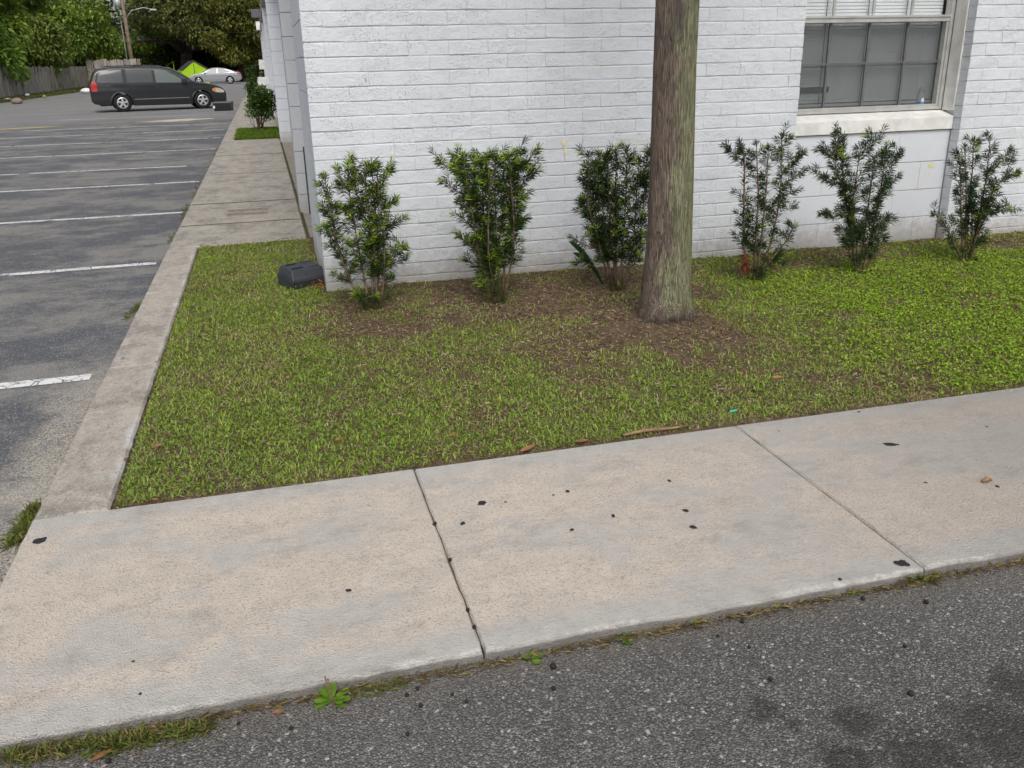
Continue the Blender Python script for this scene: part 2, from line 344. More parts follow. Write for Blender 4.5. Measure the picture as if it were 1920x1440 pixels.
M['silver'] = plain('silver_car_paint', (.36, .375, .40), .3, .5, .45, var=.04, Coat_Weight=.8, Coat_Roughness=.08)
M['trimblack'] = plain('black_trim', (.018, .019, .02), .6)
M['autoglass'] = plain('tinted_glass', (.026, .031, .034), .08, .55, var=.02)
M['autoglass2'] = plain('clearer_glass', (.08, .105, .10), .08, .6, var=.02)
M['rubber'] = plain('tyre_rubber', (.018, .018, .019), .85, .2)
M['alloy'] = plain('alloy_rim', (.55, .56, .57), .35, .5, .55)
M['chrome'] = plain('light_moulding', (.30, .31, .32), .3, .5, .5)
M['red'] = plain('red_lens', (.38, .012, .016), .2, .6); M['amber'] = plain('amber_lens', (.70, .25, .04), .2, .6); M['lamp'] = plain('clear_lens', (.52, .49, .42), .15, .7)
M['tent'] = plain('lime_tent_fabric', (.36, .58, .02), .7, .2, var=.08, scale=2); M['tentdark'] = plain('dark_tent_fabric', (.045, .05, .052), .8, .2)
M['bag'] = plain('white_plastic_bag', (.78, .79, .82), .4, .5, var=.08, bump=.4); M['paper'] = plain('white_litter', (.6, .6, .58), .7)
M['gum'] = plain('black_gum', (.022, .022, .023), .75); M['seed'] = plain('black_seed', (.016, .014, .013), .7)
M['deadleaf'] = plain('dead_leaf', (.27, .13, .06), .8, .2, var=.35, scale=20); M['stick'] = plain('stick_bark', (.26, .17, .10), .9, .1, var=.3, scale=30)
M['teal'] = plain('teal_plastic', (.06, .5, .42), .4); M['blue'] = plain('blue_liquid', (.03, .22, .60), .3); M['white'] = plain('white_plastic', (.7, .71, .70), .45)
M['rust'] = plain('rusty_plate', (.23, .195, .165), .85, .2, var=.3, scale=14, bump=.4)
M['yellow'] = plain('yellow_paint_splat', (.62, .52, .14), .7)

# ------------------------------------------------------------------ setting: ground sheets
struct(link('ground', grid_mesh('ground', -400, 400, -200, 700, 8, 8, lambda x, y: -.16), M['earth']))
struct(link('road', grid_mesh('road', -60, 60, -30, 1.93, 24, 12, lambda x, y: -.031), M['road']))
LOTZ = -.036
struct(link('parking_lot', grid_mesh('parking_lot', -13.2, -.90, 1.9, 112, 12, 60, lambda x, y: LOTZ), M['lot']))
XK0, XK1, YW0, YW1, YK1 = -.93, -.682, 1.872, 3.03, 8.0
# front walk: slabs with jointed, slightly worn edges
def slab_mesh(w, d, t, ch, seed, rough=.004, nx=26, ny=22):
    r = np.random.default_rng(seed); me = MB(); xs = np.linspace(0, w, nx+1); ys = np.linspace(0, d, ny+1)
    ex0 = (r.random(ny+1)-.5)*rough*.8; ex1 = (r.random(ny+1)-.5)*rough*(.8 if rough < .009 else 2); ey0 = ((r.random(nx+1)-.5)*rough*2.2 if nx != 26 else np.abs(r.normal(0, .004, nx+1))+.010*vnoise(np.arange(nx+1)*.31, 0, 1., seed)); ey1 = (r.random(nx+1)-.5)*rough*1.5
    V = []; rows = [(0, -t), (0, -ch), (ch, 0)]
    def P(i, j):
        x, y = xs[i], ys[j]
        if i == 0: x += ex0[j]
        if i == nx: x += ex1[j]
        if j == 0: y += ey0[i]
        if j == ny: y += ey1[i]
        return x, y
    top = {}
    for j in range(ny+1):
        for i in range(nx+1):
            x, y = P(i, j); x = min(max(x, ch), w-ch); y = min(max(y, ch), d-ch); top[i, j] = len(V); V.append((x, y, 0))
    F = [(top[i, j], top[i+1, j], top[i+1, j+1], top[i, j+1]) for j in range(ny) for i in range(nx)]
    per = [(i, 0) for i in range(nx)]+[(nx, j) for j in range(ny)]+[(i, ny) for i in range(nx, 0, -1)]+[(0, j) for j in range(ny, 0, -1)]
    a = []; b = []
    for (i, j) in per:
        x, y = P(i, j); k = ch*(.7+.9*r.random())*(1.8 if nx == 26 and j == 0 else 1); a.append(len(V)); V.append((x, y, -k)); b.append(len(V)); V.append((x, y, -t))
    for k in range(len(per)):
        l = (k+1) % len(per); F.append((top[per[k]], a[k], a[l], top[per[l]])); F.append((a[k], b[k], b[l], a[l]))
    me.v = V; me.f = F; return me.mesh('slab')
walk = struct(empty('sidewalk', (XK0, YW0, 0)))
jx = [XK0, .400, 1.757, 3.30, 4.66, 5.82, 7.2]
slabs = []
for i in range(len(jx)-1):
    o = link('slab', slab_mesh(jx[i+1]-jx[i]-.0045, YW1-YW0, .12, .006, 20+i), M['walk'], walk, (jx[i]+.00225-XK0, 0, -.0015*(i % 2))); slabs.append(o)
MB().box((XK0+.03, YW0+.05, -.14), (jx[-1], YW1-.01, -.011)).obj('joint_filler', plain('dirt_joint', (.10, .088, .07), .95), walk, (-XK0, -YW0, 0))
random.seed(3)
def splat(name, mat, p, r, parent, sx=1., h=.0016, rz=0., n=13):
    v = [(0, 0, h)]+[(math.cos(t)*r*sx*k, math.sin(t)*r*k, .0004) for t, k in ((2*math.pi*i/n, random.uniform(.72, 1.2)) for i in range(n))]
    mb = MB(); mb.v = v; mb.f = [(0, 1+i, 1+(i+1) % n) for i in range(n)]
    o = link(name, mb.mesh(name), mat); o.location = p; o.rotation_euler[2] = rz
    if parent is not None: o.parent = parent; o.location = Vector(p)-parent.location
    return o
for (px, py, r, sx) in ((903, 943, .015, 1.2), (948, 941, .005, 1), (1300, 988, .011, 1.1), (1285, 957, .009, 1.3), (1692, 1056, .017, 1.3), (653, 1107, .009, 1), (1072, 993, .007, 1.4), (1150, 967, .006, 2),
                        (1064, 921, .008, 1.3), (74, 1014, .022, 1.1), (250, 1240, .005, 1), (263, 1301, .005, 1), (1575, 1086, .006, 1.3), (1669, 833, .014, 2.2), (1610, 772, .007, 1), (1850, 800, .006, 1), (868, 981, .008, 1.6),
                        (1460, 808, .005, 1), (1870, 912, .008, 1.4), (815, 982, .007, 2), (1255, 901, .006, 1.6), (1038, 928, .005, 1), (1735, 905, .006, 1.2)):
    splat('gum_spot', M['gum'], G(px, py, .0005), r, walk, sx, rz=random.random()*3)
# kerb along the lawn
kerb = struct(empty('kerb', (XK0, YW1, 0)))
ky = [YW1+.004, 4.72, 6.36, YK1]
for i in range(3):
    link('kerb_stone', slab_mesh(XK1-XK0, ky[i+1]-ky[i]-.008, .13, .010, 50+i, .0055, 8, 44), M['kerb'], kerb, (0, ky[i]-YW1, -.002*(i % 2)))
# side walk along the building, with a planting bed left open
sw = struct(empty('side_sidewalk', (XK0, YK1, 0)))
yj = [YK1+.004, 9.15, 10.62, 13.6, 16.55, 20.05]
BED = (-.62, .25, 20.06, 23.5)
for i in range(5):
    link('slab', slab_mesh(.245-XK0, yj[i+1]-yj[i]-.028, .13, .012, 70+i, .008, 14, 30), M['sidewalk_old'], sw, (0, yj[i]-YK1, -.002*(i % 2)))
link('slab', slab_mesh(BED[0]-XK0, 3.44, .13, .01, 80, .008, 6, 30), M['sidewalk_old'], sw, (0, 20.06-YK1, -.001))
for i, (a, b) in enumerate(((23.52, 27), (27, 31), (31, 35), (35, 39), (39, 44), (44, 50), (50, 57), (57, 64))):
    link('slab', slab_mesh(.245-XK0, b-a-.03, .13, .01, 81+i, .008, 8, 10), M['sidewalk_old'], sw, (0, a-YK1, -.002*(i % 2)))
M['moss'] = plain('mossy_joint', (.075, .075, .035), .95, .1, var=.5, scale=20, bump=.5)
for yq in yj[1:5]:
    MB().box((XK0+.02, yq-.030, -.03), (.235, yq+.012, -.001)).obj('joint_moss', M['moss'], sw, (-XK0, -YK1, 0))
MB().box((.246, 8.05, -.03), (.272, 19.9, -.004)).obj('joint_moss', M['moss'], sw, (-XK0, -YK1, 0))
for (y0, y1) in ((9.62, 9.76), (9.90, 10.02)):
    MB().box((-.50, y0, -.01), (-.08, y1, .004)).obj('cover_plate', M['rust'], sw, (-XK0, -YK1, 0), bevel=.003)
struct(link('walk_margin', grid_mesh('wm', .245, .62, 7.6, 60, 2, 30, lambda x, y: -.012), M['sidewalk_old']))
# soil under the lawn
def zsoil(x, y):
    x = np.asarray(x, float); y = np.asarray(y, float)
    z = -.016+.016*vnoise(x, y, 2.2, 3)+.008*vnoise(x, y, 9, 4)
    z = z-.020*sm(y, YW1+.05, YW1)-.016*sm(x, XK1+.05, XK1)*sm(y, 8, 7.9)
    z = z+.055*np.exp(-(((x-2.13)**2+(y-4.573)**2)/.075))*(.7+.6*vnoise(x, y, 6, 44))
    return z+.02*sm(y, 5.3, 5.8)*sm(x, .4, .8)
struct(link('lawn', grid_mesh('lawn', XK1, 8.2, YW1, 6.0, 180, 62, lambda x, y: float(zsoil(x, y))), M['soil'], smooth=True))
struct(link('lawn_strip', grid_mesh('lawn_strip', XK1, .3, 6.0, YK1+.1, 24, 44, lambda x, y: float(zsoil(x, y))-.001), M['soil'], smooth=True))
struct(link('planting_bed', grid_mesh('bed', BED[0], BED[1], BED[2], BED[3], 6, 16, lambda x, y: -.01), M['soil']))
struct(link('verge', grid_mesh('verge', -16.5, -13.0, 20, 112, 6, 50, lambda x, y: -.02), M['earth']))

# painted stall lines
STL = [((0, 724), (170, 706)), ((0, 516), (293, 493)), ((0, 417), (343, 398)), ((0, 360), (374, 340)), ((0, 325), (350, 311)), ((0, 297), (404, 279)), ((0, 277), (414, 258)), ((0, 263), (420, 243)), ((50, 250), (424, 231)), ((160, 226), (425, 214))]
for i, (a, b) in enumerate(STL):
    A = G(*a, LOTZ+.004); B = G(*b, LOTZ+.004); d = (B-A).normalized()
    if i > 1: d = Vector((1, 0, 0)); A = Vector((B.x-5.2, B.y, B.z))
    A = B-d*5.2; nrm = Vector((-d.y, d.x, 0))*.05; mb = MB(); k = 26
    for j in range(k+1):
        p = A.lerp(B, j/k); mb.v += [p-nrm*random.uniform(.9, 1.08), p+nrm*random.uniform(.9, 1.08)]
    mb.f = [(2*j, 2*j+2, 2*j+3, 2*j+1) for j in range(k)]
    struct(mb.obj('parking_line', M['line']))
# worn, once yellow strip across the lot
mb = MB(); A = G(0, 243, LOTZ); B = G(402, 222.5, LOTZ); k = 40
A = B+(A-B)*1.6
for j in range(k+1):
    p = A.lerp(B, j/k); w = .10+.10*random.random()+(.35 if .74 < j/k < .93 else 0)
    mb.v += [p+Vector((0, -w, .004)), p+Vector((0, w, .014))]
mb.f = [(2*j, 2*j+2, 2*j+3, 2*j+1) for j in range(k)]
struct(mb.obj('pavement_seam', M['strip']))

# ------------------------------------------------------------------ the white brick building
BX, BY = .2754, 5.964
XL, XR_ = 3.778, 5.222
CO, BL = .0893, .262
WZ0, WZ1, TOPZ = 1.005, 2.36, 3.06
bld = empty('building', (BX, BY, 0)); tag(bld, 'white painted brick building with a recessed window and block piers down its side', 'building')
bp = lambda v: tuple(Vector(v)-Vector((BX, BY, 0)))
def bobj(mb, name, mat, parent=None, bevel=0.):
    o = mb.obj(name, mat, parent or bld, bevel=bevel); o.location = -Vector((BX, BY, 0)) if parent is None else (0, 0, 0); return o
def brick_mesh(w, h, dep, seed):
    r = np.random.default_rng(seed); V = []; F = []; nx, nz = 4, 3; b = .0042
    xs = [0, .0035, w*r.uniform(.4, .6), w-.0035, w]; zs = [0, b, h-b, h]; id = {}
    tl = r.normal(0, .0012, 2)
    for j in range(nz+1):
        for i in range(nx+1):
            dz = np.clip(r.normal(0, .0024), -.004, .0035) if j in (0, nz) else r.normal(0, .0009); y = r.uniform(.0016, .0042) if j in (0, nz) else (.0012 if i in (0, nx) else 0)
            id[i, j] = len(V); V.append((xs[i], y+tl[0]*(xs[i]/w-.5)+tl[1]*(zs[j]/h-.5), zs[j]+dz))
    F += [(id[i, j], id[i+1, j], id[i+1, j+1], id[i, j+1]) for j in range(nz) for i in range(nx)]
    per = [(i, 0) for i in range(nx)]+[(nx, j) for j in range(nz)]+[(i, nz) for i in range(nx, 0, -1)]+[(0, j) for j in range(nz, 0, -1)]
    k0 = len(V)
    for (i, j) in per: V.append((xs[i], dep, zs[j]))
    F += [(id[per[k]], k0+k, k0+(k+1) % len(per), id[per[(k+1) % len(per)]]) for k in range(len(per))]
    mb = MB(); mb.v = V; mb.f = F; return mb.mesh('brick')
_bc = {}
def bmesh_for(w):
    key = (round(w, 3), random.randrange(8))
    if key not in _bc: _bc[key] = brick_mesh(w, CO-.0052, .088, len(_bc)+100)
    return _bc[key]
JH = .0012
bricks = []
def course(k, x0, x1, off):
    z = k*CO+.006-CO*.35; x = x0; e = off
    edges = [x0]; t = x0+off if off else x0+BL
    while t < x1-.05: edges.append(t); t += BL
    edges.append(x1)
    for a, b in zip(edges[:-1], edges[1:]):
        bricks.append((a, b-JH if b != x1 else b, z, k))
random.seed(21)
for k in range(0, 35):
    zmid = k*CO
    off = (.131 if k % 2 else 0)
    if zmid > WZ1+.02: course(k, BX, 8.0, off)
    else:
        course(k, BX, XL+random.uniform(-.004, .004), off); course(k, XR_+random.uniform(-.003, .003), 8.0, .131 if k % 2 == 0 else 0)
def shown(b): return (b[0] < 6.1 and b[2] < 1.86)
vis = [b for b in bricks if shown(b)]
vis.sort(key=lambda b: (b[0]+b[1])**2/4*.55+(1.45-b[2])**2); far_b = vis[300:]; vis = vis[:300]
for (a, b, z, k) in vis:
    o = link('brick', bmesh_for(b-a), M['brick'], bld); o.location = (a-BX, random.gauss(0, .0009), z)
rest = MB()
for (a, b, z, k) in far_b+[q for q in bricks if not shown(q)]:
    me = bmesh_for(b-a); rest.add([(v.co.x+a, v.co.y+BY+random.gauss(0, .001), v.co.z+z) for v in me.vertices], [tuple(p.vertices) for p in me.polygons])
o = bobj(rest, 'brickwork', M['brick']); o['kind'] = 'stuff'
core = MB(); yc = BY+.0046
core.box((BX+.004, yc, -.1), (XL-.006, BY+.085, TOPZ)); core.box((XR_+.006, yc, -.1), (8.0, BY+.085, TOPZ)); core.box((XL-.006, yc, WZ1+.03), (XR_+.006, BY+.085, TOPZ))
bobj(core, 'mortar_bed', M['mortar'])
inner = MB(); inner.box((BX+.10, BY+.092, -.1), (XL-.007, BY+.30, TOPZ)); inner.box((XR_+.007, BY+.092, -.1), (8.0, BY+.3, TOPZ)); inner.box((XL-.03, BY+.092, WZ1+.01), (XR_+.03, BY+.3, TOPZ))
bobj(inner, 'wall_core', M['mortar'])
# block panel under the window
for j, (z0, z1) in enumerate(((-.10, .186), (.19, .404), (.408, .622), (.626, .862))):
    xs = [XL-.003, XL+.33+(.22 if j % 2 else 0), XL+.77+(.22 if j % 2 else 0), XL+1.21, XR_+.003] if j % 2 == 0 else [XL-.003, XL+.55, XL+.99, XR_+.003]
    xs = sorted(set(xs))
    for a, b in zip(xs[:-1], xs[1:]): bobj(MB().box((a, 6.066, z0), (b-.0012, 6.25, z1)), 'block', M['block'], bevel=.003)
# sill, jambs
sill = MB(); sill.add([(XL+.003, 6.045, .868), (XR_-.003, 6.045, .868), (XR_-.003, 6.26, .868), (XL+.003, 6.26, .868), (XL+.003, 6.045, .965), (XR_-.003, 6.045, .965), (XR_-.003, 6.19, 1.005), (XL+.003, 6.19, 1.005), (XR_-.003, 6.26, 1.005), (XL+.003, 6.26, 1.005)],
                      [(0, 1, 5, 4), (4, 5, 6, 7), (7, 6, 8, 9), (0, 3, 2, 1), (1, 2, 8, 6, 5), (0, 4, 7, 9, 3), (2, 3, 9, 8)])
bobj(sill, 'sill', M['trim'], bevel=.004)
for s in (-1, 1):
    x0 = XL-.03 if s < 0 else XR_-.012
    bobj(MB().box((x0, BY+.09, 1.005), (x0+.042, 6.178, WZ1)), 'jamb', M['trim'], bevel=.004)
bobj(MB().box((XL-.02, BY+.0895, WZ1-.03), (XR_+.02, 6.26, WZ1+.012)), 'window_head', M['trim'])
# window
win = empty('window', bp((XL, 6.18, WZ0)), parent=bld)
wobj = lambda mb, name, mat, bevel=0.: mb.obj(name, mat, win, (-XL, -6.18, -WZ0), bevel=bevel)
fx0, fx1 = XL+.012, XR_-.012; zb, zm, zt = 1.012, 1.683, 2.335
fr = MB()
for a, b in (((fx0, 6.185, zb), (fx0+.03, 6.25, zt)), ((fx1-.03, 6.185, zb), (fx1, 6.25, zt)), ((fx0+.03, 6.186, zb), (fx1-.03, 6.25, zb+.022)), ((fx0+.03, 6.186, zt-.025), (fx1-.03, 6.25, zt))): fr.box(a, b)
wobj(fr, 'frame', M['alu'])
wobj(MB().box((fx0+.0305, 6.19, zm-.022), (fx1-.0305, 6.245, zm+.008)).box((fx0+.031, 6.182, zm+.0085), (fx1-.031, 6.235, zm+.024)), 'meeting_rail', M['alu'])
lf = MB()
for a, b in (((fx0+.031, 6.196, zb+.0225), (fx0+.05, 6.242, zm-.023)), ((fx1-.05, 6.196, zb+.0225), (fx1-.031, 6.242, zm-.023)), ((fx0+.051, 6.197, zb+.0225), (fx1-.051, 6.242, zb+.04))): lf.box(a, b)
wobj(lf, 'lower_sash', M['alu'])
mx = [4.168, 4.507, 4.845]
for lo, hi, yy, mt, wd in ((zb+.04, zm-.024, 6.228, 'munt', .009), (zm+.025, zt-.026, 6.205, 'alu', .009)):
    zc = 1.37 if lo < 1.5 else 2.02
    for x in mx:
        wobj(MB().box((x-wd, yy, lo), (x+wd, yy+.016, zc-.0075)), 'muntin', M[mt]); wobj(MB().box((x-wd, yy, zc+.0075), (x+wd, yy+.016, hi)), 'muntin', M[mt])
    wobj(MB().box((fx0+.04, yy-.001, zc-.007), (fx1-.04, yy+.017, zc+.007)), 'muntin', M[mt])
    cols = [fx0+.045]+mx+[fx1-.045]
    for a, b in zip(cols[:-1], cols[1:]):
        for c0, c1 in ((lo, zc), (zc, hi)): wobj(MB().box((a+.002, yy+.008, c0+.002), (b-.002, yy+.011, c1-.002)), 'pane', M['glass'])
wobj(MB().box((fx0+.051, 6.2455, zb+.041), (fx1-.051, 6.2465, zm-.024)), 'insect_screen', M['screen'])
bobj(MB().box((XL-.03, 6.262, .90), (XR_+.03, 6.62, 1.012)), 'inner_sill', M['trim'])
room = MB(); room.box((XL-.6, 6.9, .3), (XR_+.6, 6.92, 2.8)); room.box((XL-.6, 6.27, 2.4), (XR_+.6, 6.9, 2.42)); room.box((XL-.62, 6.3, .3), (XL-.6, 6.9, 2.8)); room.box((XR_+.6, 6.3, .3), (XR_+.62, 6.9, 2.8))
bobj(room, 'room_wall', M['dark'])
# side: corner block return, piers, recessed wall, roof
for k in range(-1, 14):
    z0, z1 = max(-.1, k*.22-.04+.0), k*.22+.178
    cuts = [BY+.089, BY+.089+.66, 7.44] if k % 2 else [BY+.089, BY+.089+.93, 7.44]
    for a, b in zip(cuts[:-1], cuts[1:]): bobj(MB().box((BX, a+.001, z0+.001), (BX+.1, b-.001, z1-.002)), 'block', M['block'], bevel=.003)
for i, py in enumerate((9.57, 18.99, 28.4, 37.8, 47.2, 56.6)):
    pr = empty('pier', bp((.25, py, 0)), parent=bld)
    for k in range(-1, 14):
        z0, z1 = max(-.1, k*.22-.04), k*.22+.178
        MB().box((0, 0, z0+.001), (.36, .42, z1-.0015)).obj('block', M['shadeblock'] if i == 0 else M['block'], pr, bevel=.003)
bobj(MB().box((.60, 7.44, -.1), (.80, 62, TOPZ)), 'side_wall', M['block'])
bobj(MB().box((BX+.11, 7.0, -.1), (.80, 7.438, TOPZ)), 'return_wall', M['block'])
bobj(MB().box((.24, BY-.03, TOPZ+.002), (8.1, 62, TOPZ+.22)), 'roof', M['roof'], bevel=.01)
bobj(MB().tube([(.357, 9.50, -.02), (.357, 9.50, .668)], .021, 10), 'vent_pipe', M['green_pipe'])
# small fittings far down the side wall
p0 = GY(470, 17, 37.7); p1 = GY(481, 33, 37.7)
bobj(MB().box((p0.x, 37.72, p1.z), (.2495, 37.95, p0.z)), 'lamp_box', plain('dark_grey_lamp', (.10, .105, .12), .5), bevel=.01)
p0 = GY(479, 40, 47.1); p1 = GY(486, 56, 47.1)
bobj(MB().box((p0.x, 47.25, p1.z), (.2495, 47.45, p0.z)), 'sign_box', M['white'], bevel=.01)
p0 = GY(484.5, 112, 47.1); p1 = GY(493, 130, 47.1)
bobj(MB().box((p0.x, 47.27, p1.z), (.2495, 47.6, p0.z)), 'vent_hood', M['white'], bevel=.01)
p0 = GY(482, 145, 28.3); p1 = GY(497, 160, 28.3)
bobj(MB().box((p0.x, 28.42, p1.z), (.2495, 28.8, p0.z)), 'air_conditioner', M['white'], bevel=.01)
# paint splats on the wall
splats = []
def wall_splat(px, py, Y, w, h, mat, name):
    p = GY(px, py, Y); n_ = 14; mb = MB()
    mb.v = [(0, -.0016, 0)]+[(math.cos(t)*w*k, -.0006, math.sin(t)*h*k) for t, k in ((2*math.pi*i/n_, random.uniform(.6, 1.25)) for i in range(n_))]
    mb.f = [(0, 1+(i+1) % n_, 1+i) for i in range(n_)]; o = mb.obj(name, mat, bld); o.location = Vector(p)-Vector((BX, BY, 0))
M['paleyellow'] = plain('faint_yellow_paint', (.72, .66, .36), .7); M['rustmark'] = plain('rust_mark', (.42, .27, .12), .8)
wall_splat(1057, 268, BY-.005, .014, .024, M['paleyellow'], 'paint_mark'); wall_splat(1061, 285, BY-.005, .011, .034, M['paleyellow'], 'paint_mark')
wall_splat(1746, 311, 6.0645, .026, .026, M['paleyellow'], 'paint_mark'); wall_splat(1743, 326, 6.0645, .004, .022, M['paleyellow'], 'paint_mark')
wall_splat(686, 150, BY-.004, .003, .020, M['rustmark'], 'rust_mark')

# blind behind the window: every slat a part
bl = empty('window_blind', (XL, 6.30, WZ1)); tag(bl, 'closed white horizontal slat blind hanging behind the window', 'blind')
sm_ = MB(); sm_.add([(0, -.0032, -.0135), (1.40, -.0032, -.0135), (1.40, 0, .002), (0, 0, .002), (1.40, .0032, .0135), (0, .0032, .0135)], [(0, 1, 2, 3), (3, 2, 4, 5)])
sme = sm_.mesh('slat'); sme.materials.append(M['blind'])
zz = 2.30
while zz > 1.09:
    o = link('slat', sme, None, bl, (.022-.008, 0, zz-WZ1)); zz -= .024
MB().box((.015, -.012, 1.058-WZ1), (1.415, .012, 1.078-WZ1)).obj('bottom_rail', M['blind'], bl)
MB().box((.015, -.02, -.05), (1.415, .02, -.02)).obj('head_rail', M['blind'], bl)
for x in (.06, .38, .74, 1.08): MB().box((x, -.0105, 1.07-WZ1), (x+.004, -.0085, -.05)).obj('cord', M['munt'], bl)
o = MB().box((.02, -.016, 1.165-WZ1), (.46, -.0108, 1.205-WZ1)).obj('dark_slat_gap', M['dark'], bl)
# spray bottle on the inner sill
sb = empty('spray_bottle', (5.075, 6.272, 1.0125)); tag(sb, 'white and blue spray bottle standing inside the window', 'bottle')
MB().lathe([(0, 0), (.030, 0), (.031, .01), (.030, .055), (0, .055)], 16).obj('lower_body', M['blue'], sb, smooth=True)
MB().lathe([(.030, .0552), (.029, .075), (.022, .105), (.012, .125), (.012, .14), (0, .14)], 16).obj('upper_body', M['white'], sb, smooth=True)
MB().box((-.012, -.009, .1405), (.014, .009, .165)).box((.0142, -.007, .15), (.045, .007, .168)).box((.018, -.005, .118), (.026, .005, .1499)).obj('trigger_head', M['white'], sb, bevel=.002)

# ------------------------------------------------------------------ palm
palm = empty('palm_tree', (2.135, 4.573, -.01)); tag(palm, 'tall palm with a bare brown trunk greened by algae on its right side', 'palm tree')
prof = [(-.06, .185, -.012), (.0, .180, -.010), (.04, .174, -.007), (.10, .163, -.003), (.17, .156, 0), (.26, .149, .001), (.42, .140, .006), (.6, .1325, .008), (1.0, .126, .004), (1.4, .121, .0), (1.72, .118, 0), (2.6, .115, .0), (4.2, .113, .02), (6.2, .115, .05)]
zs = np.concatenate([np.linspace(-.06, .5, 22), np.linspace(.53, 1.9, 34), np.linspace(2, 6.2, 26)]); nn = 48; V = []
pz = [p[0] for p in prof]
for z in zs:
    r = np.interp(z, pz, [p[1] for p in prof]); ox = np.interp(z, pz, [p[2] for p in prof])
    for k in range(nn):
        t = 2*math.pi*k/nn
        nz = float(vnoise(t*3.2, z*1.3, 1.6, 5))-.5; rim = float(vnoise(t*8, z*.6, 1.5, 8))-.5
        rr = r*.94*(1+.04*nz+.03*rim)
        if z < .17: rr += .075*(float(vnoise(math.cos(t)*2.2, math.sin(t)*2.2+z*7, 1.6, 9))-.42)*sm(z, .17, .04)
        V.append((ox+rr*math.cos(t), rr*math.sin(t), z))
mb = MB(); mb.v = V; mb.f = [(i*nn+k, i*nn+(k+1) % nn, (i+1)*nn+(k+1) % nn, (i+1)*nn+k) for i in range(len(zs)-1) for k in range(nn)]
mb.obj('trunk', M['palm'], palm, smooth=True)
LP = []; LD = []; LL = []; mbf = MB()
for k in range(16):
    a = k*2.4; el = .9-.11*k*.9; pts = []
    for s in np.linspace(0, 1, 9):
        r_ = 1.5*s; pts.append(Vector((.05+math.cos(a)*r_*math.cos(el*.6), math.sin(a)*r_*math.cos(el*.6), 6.2+math.sin(el)*r_-.7*s*s)))
    mbf.tube(pts, .012, 5)
    for i in range(3, 9):
        for s in (-1, 1):
            for q in range(3):
                LP.append(pts[i].lerp(pts[i-1], q/3)); d = (pts[i]-pts[i-1]).normalized(); sd_ = Vector((-d.y, d.x, 0)).normalized()*s; LD.append(d*.6+sd_+Vector((0, 0, -.2))); LL.append(.55)
Vv, Ff, Cc = leaves_np(np.array(LP), np.array(LD), np.array(LL), np.full(len(LP), .035), np.tile([.05, .09, .03], (len(LP), 1)), .3, .1)
cr = link('crown', np_mesh('palm_crown', Vv, Ff, Cc), M['crown'], palm); mbf.obj('frond_stem', M['bark'], cr)

